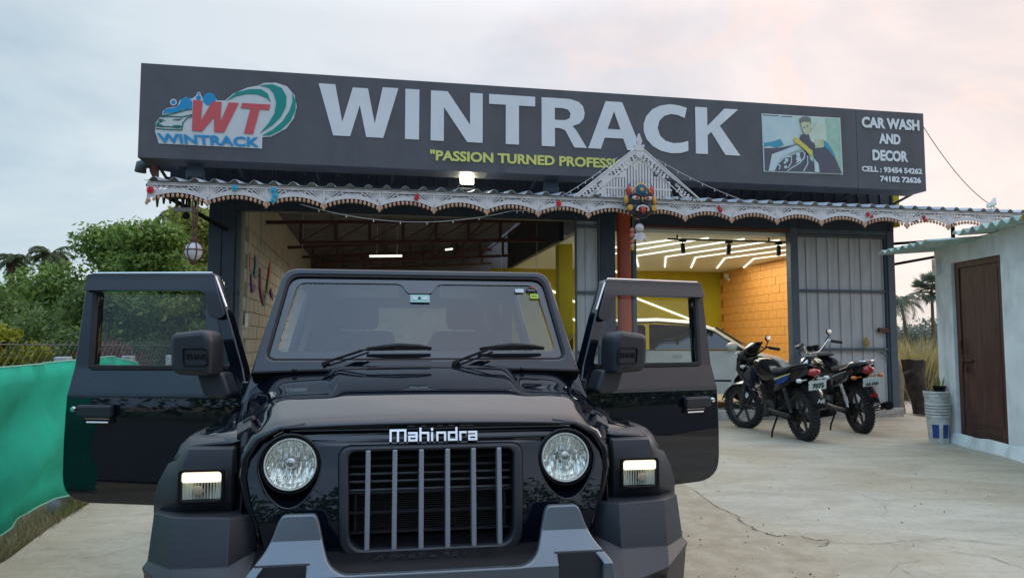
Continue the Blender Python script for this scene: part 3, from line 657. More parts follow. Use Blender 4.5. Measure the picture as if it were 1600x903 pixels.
# showroom: mustard rear wall, orange block wall, pale ceiling, chevron led strips
bp('showroom_rear_wall','mustard',(5.6,6.95,0),(11.34,7.1,3.07))
bp('showroom_ceiling','ceiling_white',(6.10,1.02,3.065),(11.34,7.1,3.12))
bp('ceiling_fascia','navy_steel',(6.02,2.2,3.07),(6.10,7.1,3.9))
bp('corner_column','mustard',(6.12,2.6,.28),(6.36,2.86,3.065))
ow=empty('block_wall',(11.08,1.0,0),R(-90)+R(-2.1)+R(180),parent=shop)
b=MB(); b.b2((-.0,-.17,.2),(5.95,-.012,3.07)); b.obj('wall_core','mortar_orange',ow)
me=MB().b2((.006,-.012,.006),(.314,.010,.174)).mesh('brick')
for r in range(16):
    for c in range(18):
        x0=.2+c*.32+(.16 if r%2 else 0)
        if x0+.32<6.0: link('brick',me,'orange_block',ow,(x0,random.uniform(-.003,.003),.285+r*.174))
# chevron strips
def strip(pts,z,parent=shop):
    b=MB()
    for a,c in zip(pts[:-1],pts[1:]): b.rod((*a,z),(*c,z),.026,.014)
    return b.obj('led_strip','led_lit',parent)
for k in range(7):
    u=7.40+k*.635-.0; strip([(u+.78,5.95),(u,4.0),(u+.92,1.35)] if k<7 else [],3.052)
strip([(7.15,2.9),(7.9,1.5)],3.052)
def wstrip(a,c):
    b=MB(); b.rod((a[0],6.935,a[1]),(c[0],6.935,c[1]),.014,.04); b.obj('led_strip','led_lit',shop)
wstrip((8.6,3.04),(9.51,2.88-.2)); wstrip((8.3,2.70),(10.55,1.885)); wstrip((6.3,2.9),(7.6,2.3)); wstrip((7.0,2.1),(8.6,1.5))
# track with spot heads
b=MB(); b.b2((7.55,1.18,2.985),(9.62,1.215,3.01)); b.b2((7.7,1.185,3.01),(7.72,1.21,3.066)); b.b2((9.3,1.185,3.01),(9.32,1.21,3.066)); tr=b.obj('track_rail','track_black',shop)
for u,t in [(7.80,.02),(8.60,.35),(9.48,.3)]:
    q=MB(); q.b2((-.06,-.02,-.03),(.06,.02,0)); q.tube([(0,0,-.02),(0,0,-.07)],.008,6); q.tube([(0.01*t,0,-.06),(-.09*t,-.04,-.21)],.036,14); q.obj('spot_head','track_black',tr,(u,1.2,2.985),smooth=50)
for (u,v) in [(8.2,2.6),(9.9,4.2)]:
    al=bpy.data.lights.new('showroom_led','AREA'); al.shape='RECTANGLE'; al.size=2.2; al.size_y=2.4; al.energy=48; al.color=(1,.97,.84)
    ao=bpy.data.objects.new('showroom_led_light',al); sc.collection.objects.link(ao); ao.parent=shop; ao.location=(u,v,3.03)
q=MB(); q.tube([(0,0,0),(-.02,-.16,-.06)],.03,10); q.b2((-.03,-.02,0),(.05,.05,.09)); q.obj('cctv_camera','white_trim',shop,(11.18,6.4,2.88),smooth=40)
for (u,v,z,e_) in [(3.1,5.2,2.95,22),(3.6,9.5,3.1,14)]:  # added fill to brighten the bay; only the front one has a tube
    al=bpy.data.lights.new('bay_fill','AREA'); al.shape='RECTANGLE'; al.size=1.2; al.size_y=.1; al.energy=e_; al.color=(1,.97,.9)
    ao=bpy.data.objects.new('bay_fill_light',al); sc.collection.objects.link(ao); ao.parent=shop; ao.location=(u,v,z)
# trusses in the left bay
def truss(v,z0,sl,u0=1.15,u1=6.0,h=.33,n=7,name='roof_truss'):
    root=MB(); root.rod((u0,v,z0),(u1,v,z0+sl),.05,.06); root=root.obj(name,'truss_red',shop)
    b=MB(); b.rod((u0+.55,v,z0-h),(u1,v,z0-h+sl*.9),.05,.055); b.obj('bottom_chord','truss_red',root)
    for i in range(n):
        t0=(i+1)/(n+.5); u=u0+(u1-u0)*t0; zt=z0+sl*t0; 
        b=MB(); b.b2((u-.028,v-.025,zt-h-.0),(u+.028,v+.025,zt-.02)); b.obj('upright','truss_red',root)
        if i: 
            up=u0+(u1-u0)*i/(n+.5); b=MB(); b.rod((up,v,z0+sl*i/(n+.5)-h),(u,v,zt),.022,.022); b.obj('diagonal','truss_red',root)
truss(3.0,3.36,.17,n=8); truss(6.2,3.34,.30,n=9); truss(9.4,3.5,.30,n=9)
b=MB()
for u in (2.1,3.2,4.3,5.3): b.rod((u,1.1,3.66+u*.06),(u,12,3.66+u*.06),.035,.05)
b.obj('purlins','truss_red',shop)['kind']='stuff'
b=MB(); b.tube([(2.85,5.2,3.08),(3.5,5.2,3.10)],.022,8); tl=b.obj('tube_light','led_lit',shop)
b=MB(); b.tube([(4.33,4.6,3.17),(4.48,4.85,3.22)],.018,8); b.obj('tube_light','led_lit',shop)
b=MB(); b.tube([(3.0,5.2,3.1),(3.0,5.2,3.7)],.004,4); b.tube([(3.4,5.2,3.1),(3.4,5.2,3.7)],.004,4); b.tube([(1.75,3.,3.7),(1.75,3.,2.9)],.006,4); b.tube([(5.2,3.2,3.8),(5.2,3.2,2.4)],.005,4); b.tube([(5.9,3.4,3.8),(5.9,3.4,2.4)],.005,4); b.obj('drop_cables','wire_white',shop)['kind']='stuff'
# colourful painted letters pinned to the cream wall
for pts,m in [([(1.30,2.62),(1.36,2.5),(1.32,2.42)],'clay'),([(1.86,2.66),(1.9,2.52),(1.84,2.40),(1.98,2.38)],'paint_teal'),([(1.50,2.36),(1.62,2.14),(1.85,2.18)],'paint_purple'),([(2.35,2.52),(2.45,2.2),(2.75,2.02)],'paint_pink'),([(2.74,2.02),(2.86,2.00),(3.0,2.16)],'paint_teal'),([(3.15,2.20),(3.30,2.42)],'paint_green'),([(3.30,2.42),(3.5,2.72)],'flower_red'),([(3.6,2.26),(3.9,2.14)],'paint_purple')]:
    me=plate_mesh([ribbon(pts,.11)],.012,.002,'wall_letter'); me.transform(Matrix.Rotation(R(90),4,'Z')); link('wall_letter',me,m,shop,(1.172,0,0))
# flood lamps under the sign
def flood(u,v,z,lit,label,tilt=-.35):
    t=empty('flood_lamp',(0,0,0),0,label,'flood lamp','flood lamps under the sign'); 
    t.location=Matrix.Rotation(BY,3,'Z')@Vector((u,v,z))+Vector(BO); t.rotation_euler=(0,0,BY)
    b=MB(); b.box((0,0,0),(.20,.055,.18),(tilt,0,0)); b.obj('housing','lamp_grey' if not lit else 'matte_black',t,bev=.008)
    b=MB(); b.box((0,-.034,0),(.175,.012,.15),(tilt,0,0)) if not lit else b.box((0,-.036,-.0),(.19,.014,.175),(tilt,0,0)); 
    b.obj('lens','lamp_lit' if lit else 'lamp_glass',t)
    b=MB(); b.rod((-.11,0,-.0),(-.11,.03,-.13),.012,.02); b.rod((.11,0,0),(.11,.03,-.13),.012,.02); b.rod((-.11,.03,-.13),(.11,.03,-.13),.02,.012); b.rod((0,.03,-.13),(0,.12,-.17),.03,.02); b.obj('bracket','lamp_grey' if not lit else 'matte_black',t)
    return t
flood(4.22,.45,3.665,True,'lit white flood lamp glowing under the yellow slogan')
flood(.62,.30,3.60,False,'unlit flood lamp at the left end above the awning')
flood(5.42,.30,3.57,False,'unlit flood lamp between the lit one and the fretwork gable')
pl_=bpy.data.lights.new('flood','AREA'); pl_.size=.17; pl_.energy=9; pl_.color=(1,.95,.8); po=bpy.data.objects.new('flood_light',pl_); sc.collection.objects.link(po)
po.location=Matrix.Rotation(BY,3,'Z')@Vector((4.22,.39,3.64))+Vector(BO); po.rotation_euler=(R(70),0,BY)
# rain pipe elbow at the left end
b=MB(); b.tube([(.42,1.0,3.74),(.15,.95,3.78),(-.12,.85,3.80),(-.19,.82,3.76),(-.20,.82,3.66)],.072,16,False); tag(b.obj('rain_pipe','post_grey',shop,smooth=60,solid=.006))
# ------------------------------------------------------------ signboard
sign=empty('signboard',BO,BY,'long dark grey shop signboard with big white letters, round logo and slogan','sign')
b=MB(); b.b2((0,0,3.669),(10.112,.42,4.889)); b.obj('board','sign_grey',sign,bev=.006)
b=MB(); b.b2((10.118,0.004,3.669),(11.286,.42,4.889)); b.obj('board','sign_grey',sign,bev=.006)
b=MB()
for u in [i*1.02+.12 for i in range(12)]:
    b.rod((u,.38,3.70),(u,.9,3.60),.03,.03)
b.b2((.1,.86,3.58),(11.3,.9,3.62)); b.b2((-.0,.42,3.68),(11.28,.46,3.74)); b.obj('bracket','navy_steel',sign)
b=MB(); b.add([(0.02,.05,3.672),(11.26,.05,3.672),(11.26,.5,3.70),(.02,.5,3.70),(.02,.88,3.60)],[(0,1,2,3)]); b.add([(.02,.42,3.69),(.02,.88,3.74),(.02,.88,3.42),(.02,.46,3.60)],[(0,1,2,3)]); b.obj('soffit_strip','rust_beam',sign,solid=.004)
Z0,Z1=4.073,4.762; HH=Z1-Z0
def big(ch,u0,u1,loops): 
    plate('letter',[[(u0+(u1-u0)*x,Z0+HH*y) for x,y in lp] for lp in loops],'letter_white',sign,y=-.006,th=.012,bev=.001)
big('W',2.192,3.235,[[(0,1),(.205,1),(.30,.27),(.425,.96),(.615,.96),(.705,.27),(.80,1),(1,1),(.815,0),(.60,0),(.515,.62),(.40,0),(.19,0)]])
big('I',3.329,3.517,[[(0,0),(1,0),(1,1),(0,1)]])
big('N',3.673,4.383,[[(0,0),(.25,0),(.25,.68),(.70,0),(1,0),(1,1),(.755,1),(.755,.35),(.32,1),(0,1)]])
big('T',4.472,5.121,[[(.36,0),(.645,0),(.645,.80),(1,.80),(1,1),(0,1),(0,.80),(.36,.80)]])
big('R',5.213,5.865,[[(0,0),(.29,0),(.29,.385),(.40,.385)]+[(.52,.345),(.72,0),(1,0),(.76,.36),(.68,.44)]+[(.84,.50),(.93,.60),(.955,.72),(.92,.86),(.82,.95),(.64,.995),(.5,1),(0,1)],[(.29,.80),(.46,.80),(.585,.775),(.64,.70),(.62,.60),(.52,.555),(.40,.55),(.29,.55)]])
big('A',5.885,6.675,[[(0,0),(.235,0),(.305,.235),(.655,.235),(.73,0),(1,0),(.64,1),(.33,1)],[(.36,.42),(.605,.42),(.485,.80)]])
ca=[(.98,.965),(.80,1.01),(.60,1.02),(.40,.98),(.22,.89),(.09,.74),(.03,.57),(.03,.41),(.09,.25),(.22,.11),(.40,.02),(.62,-.02),(.84,-.005),(1.0,.05),(1.0,.26),(.86,.215),(.68,.195),(.50,.235),(.38,.34),(.33,.50),(.37,.65),(.48,.765),(.63,.815),(.78,.80),(.93,.745)]
big('C',6.69,7.385,[ca])
big('K',7.502,8.196,[[(0,0),(.265,0),(.265,.40),(.35,.48),(.66,0),(1,0),(.545,.62),(.97,1),(.66,1),(.265,.60),(.265,1),(0,1)]])
text_fit('slogan_lettering','"PASSION TURNED PROFESSION"','print_yellow',sign,3.668,6.68,3.80,3.945,-.008,off=.034,ext=.006)
for s,a,c,z0,z1 in [('CAR WASH',10.205,11.20,4.605,4.775),('AND',10.49,10.86,4.37,4.53),('DECOR',10.37,10.98,4.105,4.275),('CELL : 93454 54262',10.18,11.215,3.925,4.015),('74182 72626',10.485,11.19,3.785,3.875)]:
    text_fit('lettering',s,'letter_white',sign,a,c,z0,z1,-.004,off=.045 if z1-z0>.1 else .04,ext=.003)
# flat printed logo traced on the board plane
th_=R(4.13); cF=1156.
def board_pt(px_,py_):
    dx=(px_-800)/cF; dy=(451.5-py_)/cF; r=Vector((dx,math.cos(th_)-dy*math.sin(th_),math.sin(th_)+dy*math.cos(th_)))
    U=Vector((math.cos(BY),math.sin(BY),0)); V=Vector((-math.sin(BY),math.cos(BY),0)); o=Vector((0,0,1.35)); O=Vector(BO)
    p=o+r*(-(o-O).dot(V)/r.dot(V)); return ((p-O).dot(U),p.z)
def L1(*pts): return [board_pt(200+x/3.762,90+y/3.762) for x,y in pts]
lay=[0]
def pr(name,m,*loops,step=.0022):
    lay[0]+=step; return plate(name,list(loops),m,sign,y=-.004-lay[0],th=.006)
pr('logo_backing','print_white',L1((160,437),(165,385),(190,350),(202,345),(205,318),(230,300),(290,290),(305,255),(340,234),(375,245),(400,228),(420,232),(440,245),(470,226),(512,232),(525,255),(572,255),(620,215),(700,180),(765,168),(800,152),(870,150),(935,172),(980,225),(993,290),(975,360),(930,420),(840,467),(790,470),(788,537),(183,507)))
for (x,y,r_) in [(268,265,20),(416,240,22),(417,216,11)]:
    pr('bubble','print_white',L1(*[(x+r_*math.cos(a*PI/8),y+r_*math.sin(a*PI/8)) for a in range(16)]),step=.0001)
lay[0]+=.002
for (x,y,r_) in [(268,265,13),(416,240,15),(343,272,36),(480,248,38),(417,216,6)]:
    pr('bubble','print_blue',L1(*[(x+r_*math.cos(a*PI/8),y+r_*math.sin(a*PI/8)) for a in range(16)]),step=.0001)
pr('foam','print_blue',L1((208,332),(215,312),(235,302),(262,300),(290,292),(310,270),(375,268),(378,300),(330,305),(290,325),(240,328)))
pr('swoosh','print_teal',L1((580,257),(640,207),(720,188),(785,190),(822,215),(840,265),(815,240),(760,220),(700,217),(640,230)))
pr('swoosh','print_teal',L1((775,166),(850,160),(905,182),(932,230),(930,290),(900,350),(850,400),(778,447),(830,385),(862,330),(872,270),(858,215),(830,182)),step=.0001)
pr('swoosh','print_teal',L1((966,212),(987,255),(985,310),(955,375),(900,428),(835,460),(790,460),(850,427),(910,377),(950,315),(968,260)),step=.0001)
for pts in [((200,345),(270,332),(340,312),(378,308)),((185,350),(240,348),(320,352),(378,338)),((165,405),(215,408),(300,412),(322,405)),((165,420),(230,425),(318,428)),((318,428),(325,385),(350,358),(378,348)),((170,390),(200,378),(180,372))]:
    pr('car_outline','print_green',ribbon(L1(*pts),.012),step=.0001)
for pts in [((170,390),(205,400),(215,412),(168,408)),((265,402),(310,400),(305,418),(270,415)),((185,362),(225,372),(185,372)),((262,368),(320,362),(300,372))]: pr('car_outline','print_green',L1(*pts),step=.0001)
pr('logo_letter','print_red',L1((385,253),(440,257),(430,375),(497,262),(552,265),(543,385),(594,268),(652,271),(566,443),(508,441),(508,352),(436,438),(378,432)))
pr('logo_letter','print_red',L1((672,271),(838,280),(830,311),(775,307),(736,452),(682,449),(722,304),(664,300)),step=.0001)
q0=board_pt(200+175/3.762,90+500/3.762); 
me=text_mesh('WINTRACK',1,.002,.03,name='logo_lettering'); xs=[v.co.x for v in me.vertices]; zs=[v.co.z for v in me.vertices]
c00=board_pt(200+172/3.762,90+447/3.762);c10=board_pt(200+775/3.762,90+472/3.762);c01=board_pt(200+185/3.762,90+503/3.762);c11=board_pt(200+772/3.762,90+530/3.762)
xa,xb,za,zb=min(xs),max(xs),min(zs),max(zs)
for v in me.vertices:
    s=(v.co.x-xa)/(xb-xa); t=(v.co.z-za)/(zb-za)
    a=(c01[0]+(c11[0]-c01[0])*s,c01[1]+(c11[1]-c01[1])*s); d=(c00[0]+(c10[0]-c00[0])*s,c00[1]+(c10[1]-c00[1])*s)
    v.co.x=a[0]+(d[0]-a[0])*t; v.co.z=a[1]+(d[1]-a[1])*t; v.co.y-= .004+lay[0]+.004
link('logo_lettering',me,'print_blue',sign)
# printed photograph of a man wiping a white car beside its head lamp
lay[0]=0
def L2(*pts): return [board_pt(1180+x/7.527,170+y/7.527) for x,y in pts]
mat('pp_sky',(.46,.58,.54),.4,col2=(.52,.60,.50),vs_=3); mat('pp_car',(.42,.56,.58),.4,col2=(.55,.62,.60),vs_=4); mat('pp_dark',(.085,.085,.11),.4); mat('pp_skin',(.45,.44,.26),.4,col2=(.52,.55,.36),vs_=6); mat('pp_hair',(.16,.18,.16),.4); mat('pp_blue',(.05,.28,.38),.4); mat('pp_shirt',(.50,.56,.44),.4,col2=(.55,.62,.52),vs_=5); mat('pp_green',(.22,.42,.30),.4,col2=(.40,.55,.45),vs_=5); mat('pp_yellow',(.60,.50,.10),.4)
pr('print_border','print_white',L2((70,60),(995,112),(1028,778),(98,743)))
pr('print_ground','pp_sky',L2((82,72),(984,124),(1016,765),(110,733)))
pr('print_shape','pp_green',L2((820,115),(984,124),(1016,765),(985,745),(920,580),(830,420),(815,300)))
pr('print_shape','pp_car',L2((82,72),(450,100),(500,220),(520,340),(470,420),(300,440),(150,470),(98,465)),step=.0004)
pr('print_shape','pp_dark',L2((85,74),(270,86),(270,94),(85,84)),L2((300,90),(430,96),(430,106),(300,98)))
pr('print_shape','pp_dark',L2((100,468),(250,470),(480,425),(520,470),(470,500),(350,560),(270,620),(210,735),(110,733)),step=.0004)
pr('print_shape','pp_blue',L2((98,405),(180,395),(290,360),(330,430),(250,470),(170,440),(98,455)),step=.0004)
pr('print_shape','pp_car',L2((190,540),(300,500),(480,430),(530,470),(400,530),(290,600),(240,660),(215,735),(150,735)),step=.0022)
pr('print_shape','pp_dark',L2((215,735),(245,670),(320,590),(420,535),(540,490),(600,500),(640,600),(680,640),(690,745)),step=.0004)
for pts in [((215,735),(250,660),(330,585),(420,545),(560,500),(575,570),(520,640),(420,700),(370,738)),((330,580),(420,565),(415,640),(380,700)),((470,640),(560,600),(580,520)),((240,660),(285,670),(275,720)),((560,740),(610,650),(605,560))]:
    pr('print_line','pp_car',ribbon(L2(*pts),.014),step=.0003)
for x,y,r_ in [(360,610,22),(350,690,18),(495,545,24),(500,595,30),(340,640,14)]:
    pr('print_shape','pp_car',L2(*[(x+r_*math.cos(a*PI/6),y+r_*math.sin(a*PI/6)) for a in range(12)]),step=.0003)
pr('print_shape','pp_shirt',L2((520,300),(640,280),(720,160),(820,200),(830,400),(790,460),(680,470),(560,400)),step=.002)
pr('print_shape','pp_dark',L2((540,300),(620,310),(640,380),(700,430),(690,480),(620,470),(560,400),(500,380)))
pr('print_shape','pp_blue',L2((790,370),(850,420),(930,560),(925,590),(880,540),(795,440)),step=.0004)
pr('print_shape','pp_dark',L2((670,480),(790,462),(850,490),(930,590),(1008,764),(740,754),(720,640),(680,560)),step=.0004)
pr('print_shape','pp_car',L2((680,590),(730,650),(745,752),(690,748)),step=.0004)
pr('print_shape','pp_skin',L2((690,370),(790,365),(795,440),(740,470),(690,440)),step=.0004)
pr('print_shape','pp_skin',L2((525,165),(640,160),(645,230),(625,290),(590,318),(555,280),(535,225)),step=.0004)
pr('print_shape','pp_hair',L2((515,165),(512,130),(540,102),(600,100),(640,120),(642,195),(625,160),(560,150),(535,172)))
for x,y in [(563,228),(600,212)]: pr('print_shape','pp_dark',L2(*[(x+11*math.cos(a*PI/4),y+7*math.sin(a*PI/4)) for a in range(8)]),step=.0003)
pr('print_shape','pp_yellow',L2((445,350),(475,342),(520,385),(600,450),(660,520),(650,560),(620,545),(560,480),(500,430),(450,400)))
# ------------------------------------------------------------ awning with fretwork fascia
awn=empty('awning',BO,BY,'long shallow awning with white scalloped fretwork and wooden bead fringe across the shop front','awning')
U0,PW,NP=.227,.694,20
rs=MB()
P=[];u=U0-.03
while u<U0+NP*PW:
    P+=[(u,0),(u+.055,.0),(u+.075,.026),(u+.10,.046),(u+.125,.046),(u+.15,.026),(u+.17,0)]; u+=.232
rs.grid([[(x,-.40+t*1.28,3.305+t*.20+h) for x,h in P] for t in (0,.5,1)]); rs.obj('roof_sheet','roof_sheet',awn,solid=.003)
for i in range(0,14): MB().rod((.25+i*1.05,-.33,3.285),(.25+i*1.05,.86,3.46),.035,.035).obj('rafter','navy_steel',awn)
b=MB(); b.rod((.2,-.30,3.262),(14.1,-.30,3.262),.03,.03); b.rod((.7,.30,3.33),(14.1,.30,3.33),.03,.03); b.obj('purlin','navy_steel',awn)
for a,c in (((11.30,.93,2.62),(13.6,.55,3.04)),((11.30,.93,2.97),(13.9,.30,3.14)),((12.25,.6,2.78),(12.25,.6,3.3)),((.95,.9,2.9),(.3,.0,3.22))): MB().rod(a,c,.04,.045).obj('support_arm','matte_black',awn)
# one panel: top rail, fan slats rising out of the two cusps, scalloped border
def sc_z(t): return 3.085+.085*math.sin(PI*t)**.9      # underside of the scalloped border; t 0..1 cusp to cusp
zt=3.292
def panel_mesh():
    g=[]
    n=16; lo=[(PW*t,sc_z(t)) for t in [i/n for i in range(n+1)]]; hi=[(x,z+.044+.012*math.sin(PI*x/PW)) for x,z in lo]
    border=[(x,z) for x,z in lo]+hi[::-1]
    return border
m_all=[]
def joinm(meshes,name):
    bm=bmesh.new()
    for m in meshes: bm.from_mesh(m)
    me=bpy.data.meshes.new(name); bm.to_mesh(me); bm.free(); return me
m_all.append(plate_mesh([panel_mesh()],.014,.002)); 
b=MB(); b.b2((0,-.009,3.256),(PW,.009,3.278)); b.b2((0,-.014,3.282),(PW,.014,zt)); b.b2((0,-.006,3.232),(PW,.006,3.240))
b.b2((0,-.007,3.10),(.008,.007,3.29)); b.b2((PW-.008,-.007,3.10),(PW,.007,3.29))
for sgn,cx in ((1,0),(-1,PW)):
    for k in range(9):
        a=R(12+k*9.2); r0=.035; x0=cx+sgn*math.cos(a)*.03; z0=3.118+math.sin(a)*.0; ln=min((3.262-3.12)/max(.2,math.sin(a)),.34)
        x1=cx+sgn*math.cos(a)*ln; z1=3.12+math.sin(a)*ln
        if abs(x1-cx)>PW*.49: continue
        b.rod((cx+sgn*.01+ (x1-cx)*.12,.0,z0+.01),(x1,0,z1),.008,.0145)
for i in range(1,9):
    x=PW*i/9; z=sc_z(i/9)+.05
    if 3.232-z>.02 and .3<i/9<.7: b.b2((x-.011,-.004,z-.01),(x+.011,.004,3.236))
m_all.append(b.mesh('slats')); pme=joinm(m_all,'fascia_panel')
bb=MB()
for i in range(13):
    t=(i+.5)/13; x=PW*t; z=sc_z(t); bb.lathe([(0,-.058),(.011,-.053),(.0195,-.036),(.017,-.020),(.006,-.008),(.006,.004)],(x,-.0,z),n=8)
bb.lathe([(0,-.075),(.012,-.068),(.021,-.048),(.017,-.03),(.010,-.02),(.012,.0)],(0,-.002,3.085),n=8)
bme=bb.mesh('bead_fringe')
for i in range(NP):
    o=link('fascia_panel',pme,'fret_white',awn,(U0+i*PW,-.35,0)); q=link('bead_fringe',bme,'bead_wood',o,smooth=60); q['kind']='stuff'
# soft backing under the fascia: dark underside board
b=MB(); b.b2((U0,-.28,3.17),(11.4,-.26,3.20)); b.b2((U0,.10,3.20),(11.2,.13,3.24)); b.obj('under_batten','navy_steel',awn)
b=MB(); 
for k in range(9):
    x=.28+k*.075; b.tube([(x,-.1,3.2),(x,-.1,3.03+.05*math.sin(k))],[.03,.012],5)
b.obj('side_fringe','stump_wood',awn)
# rosettes stuck on the fascia
def rosette(u,z,m,r=.035,n=1):
    t=MB()
    for k in range(7):
        a=2*PI*k/7; t.ell((math.cos(a)*r*.6,-.012+.004*(k%2),math.sin(a)*r*.6),(r*.42,.012,r*.42),6,4)
    t.ell((0,-.022,0),(r*.35,.012,r*.35),6,4); o=t.obj('flower','%s'%m,awn,(u,-.37,z)); return o
for u,z,m,r in [(.27,3.19,'flower_red',.045),(1.24,3.25,'flower_cyan',.04),(1.70,3.24,'flower_cyan',.04),(1.72,3.17,'flower_cyan',.04),(1.70,3.11,'flower_cyan',.035),(3.47,3.20,'flower_red',.03),(3.48,3.24,'flower_red',.025),(5.36,3.20,'flower_red',.04),(7.68,3.18,'flower_red',.03),(7.66,3.22,'flower_red',.025),(9.98,3.2,'flower_red',.035),(10.04,3.17,'flower_red',.025),(10.9,3.19,'flower_red',.03),(10.93,3.14,'flower_red',.025)]: rosette(u,z,m,r)
# string of small lights
def sag(a,c,s,n=24): return [Vector(a).lerp(Vector(c),i/n)-Vector((0,0,s*4*(i/n)*(1-i/n))) for i in range(n+1)]
sl_=MB(); bl=MB()
for a,c,s in [((2.02,-.30,3.09),(4.75,-.30,3.10),.19),((5.35,-.38,3.27),(6.18,-.38,3.86),.03),((6.75,-.40,3.86),(8.2,-.38,3.29),.05),((4.75,-.3,3.10),(5.4,-.36,3.16),.02)]:
    p=sag(a,c,s); sl_.tube(p,.004,4)
    for i in range(2,23,3): bl.ell(p[i]+Vector((0,0,-.02)),(.008,.008,.016),6,4)
rt=tag(sl_.obj('string_lights','wire_white',None,BO,(0,0,BY)),'thin white string of small lights sagging below the awning and over the gable','string lights'); bl.obj('bulbs','globe_white',rt)['kind']='stuff'
# ------------------------------------------------------------ gable ornament
gab=empty('gable_ornament',BO,BY,'white triangular fretwork gable with a spire standing on the awning edge','ornament')
gx0,gx1,gz0,gxm,gza=5.56,7.40,3.275,6.49,4.00
GY=-.39
outer=[(gx0,gz0),(gx1,gz0),(gx1,gz0+.02),(gxm+.05,gza),(gxm-.05,gza),(gx0,gz0+.02)]
inner=roundpoly([(gx0+.42,gz0+.035),(gx1-.42,gz0+.035),(gx1-.46,gz0+.19),(gx1-.56,gz0+.30),(gx1-.72,gz0+.31),(gxm+.20,gz0+.34),(gxm+.17,gz0+.49),(gxm+.02,gz0+.56),(gxm-.02,gz0+.56),(gxm-.17,gz0+.49),(gxm-.20,gz0+.34),(gx0+.72,gz0+.31),(gx0+.56,gz0+.30),(gx0+.46,gz0+.19)],.03,3)
holes=[]
for s in (-1,1):
    for i in range(19):
        t=.05+i*.047; x=(gx0 if s<0 else gx1)+(gxm-(gx0 if s<0 else gx1))*t; z=gz0+(gza-gz0)*t
        nx,nz=(1 if s<0 else -1)*.62,-.78
        for off,r_ in ((.042,.0145),(.080,.0155),(.118,.0125)):
            if z+nz*off<gz0+.035: continue
            hx,hz=x+nx*off+(.012 if off>.06 else 0)*s,z+nz*off
            holes.append([(hx+r_*(1.5 if (i+int(off*100))%2 else 1)*math.cos(a*PI/4+.3),hz+r_*math.sin(a*PI/4+.3)) for a in range(8)])
holes=[h for h in holes if not any(gx0+.40<x<gx1-.40 and z<gz0+.31 for x,z in h)]
for s in (-1,1):
    for dx,dz in ((.30,.10),(.30,.17),(.36,.23),(.24,.06),(.37,.06)):
        x=(gx0+dx) if s<0 else (gx1-dx); holes.append([(x+.02*math.cos(a*PI/4),gz0+dz+.02*math.sin(a*PI/4)) for a in range(8)])
plate('fret_frame',[outer,inner]+holes,'fret_white',gab,y=GY,th=.016)
sme=MB().b2((-.0145,-.004,0),(.0145,.004,1)).mesh('slat')
for i in range(23):
    u=gx0+.45+i*.0415; 
    if u>gx1-.44: break
    a=abs(u-gxm); h=.55 if a<.03 else (.50-.25*max(0,a-.12) if a<.19 else .31 if a<.37 else .25)
    o=link('slat',sme,'fret_white',gab,(u,GY,gz0+.03)); o.scale=(1,1,h)
bp_=MB(); bp_.b2((gx0+.44,GY-.008,gz0+.15),(gx1-.44,GY+.008,gz0+.175)); bp_.obj('cross_rail','fret_white',gab)
for s in (-1,1):
    xa=gx0 if s<0 else gx1
    MB().tube([(xa,GY-.008,gz0+.02),(gxm+.05*s,GY-.008,gza)],.011,6).obj('edge_moulding','fret_white',gab); MB().tube([(xa-s*.20,GY-.008,gz0+.02),(gxm+.02*s,GY-.008,gza-.14)],.007,6).obj('edge_moulding','fret_white',gab)
fin=roundpoly([(6.42,3.97),(6.56,3.97),(6.545,4.03),(6.56,4.06),(6.575,4.10),(6.545,4.12),(6.53,4.08),(6.52,4.10),(6.535,4.20),(6.515,4.28),(6.50,4.36),(6.485,4.36),(6.47,4.28),(6.45,4.20),(6.465,4.10),(6.455,4.08),(6.44,4.12),(6.41,4.10),(6.425,4.06),(6.44,4.03)],.008,2)
fin=[(x,3.95+(z-3.95)*.62) for x,z in fin]
plate('spire',[fin],'fret_white',gab,y=GY-.004,th=.026,bev=.004)
hrt=roundpoly([(6.49,3.84),(6.545,3.90),(6.53,3.95),(6.49,3.935),(6.45,3.95),(6.435,3.90)],.015); plate('heart_boss',[hrt],'fret_white',gab,y=GY-.018,th=.02,bev=.005)
# ------------------------------------------------------------ guardian mask and hangings
def W(u,v,z): return tuple(Matrix.Rotation(BY,3,'Z')@Vector((u,v,z))+Vector(BO))
mk=empty('demon_mask',W(6.463,-.50,3.23),BY,'black painted guardian mask with red horns, staring eyes and blue crown hung under the gable','mask')
b=MB(); b.ell((0,.03,-.015),(.185,.09,.17),20,12); b.ell((-.10,-.01,-.09),(.085,.07,.075),12,8); b.ell((.10,-.01,-.09),(.085,.07,.075),12,8); b.ell((0,-.01,-.16),(.12,.06,.06),12,8); b.ell((0,-.05,-.015),(.035,.05,.035),10,8); b.ell((-.03,-.045,-.03),(.02,.02,.016),8,6); b.ell((.03,-.045,-.03),(.02,.02,.016),8,6)
for s in (-1,1): b.tube([(s*.15,-.045,.085),(s*.08,-.075,.10),(s*.015,-.07,.065)],[.012,.02,.012],8); b.tube([(s*.05,-.05,-.17),(s*.15,-.05,-.15),(s*.20,-.02,-.11)],[.02,.02,.008],8)
b.obj('face','mask_black',mk,smooth=80)
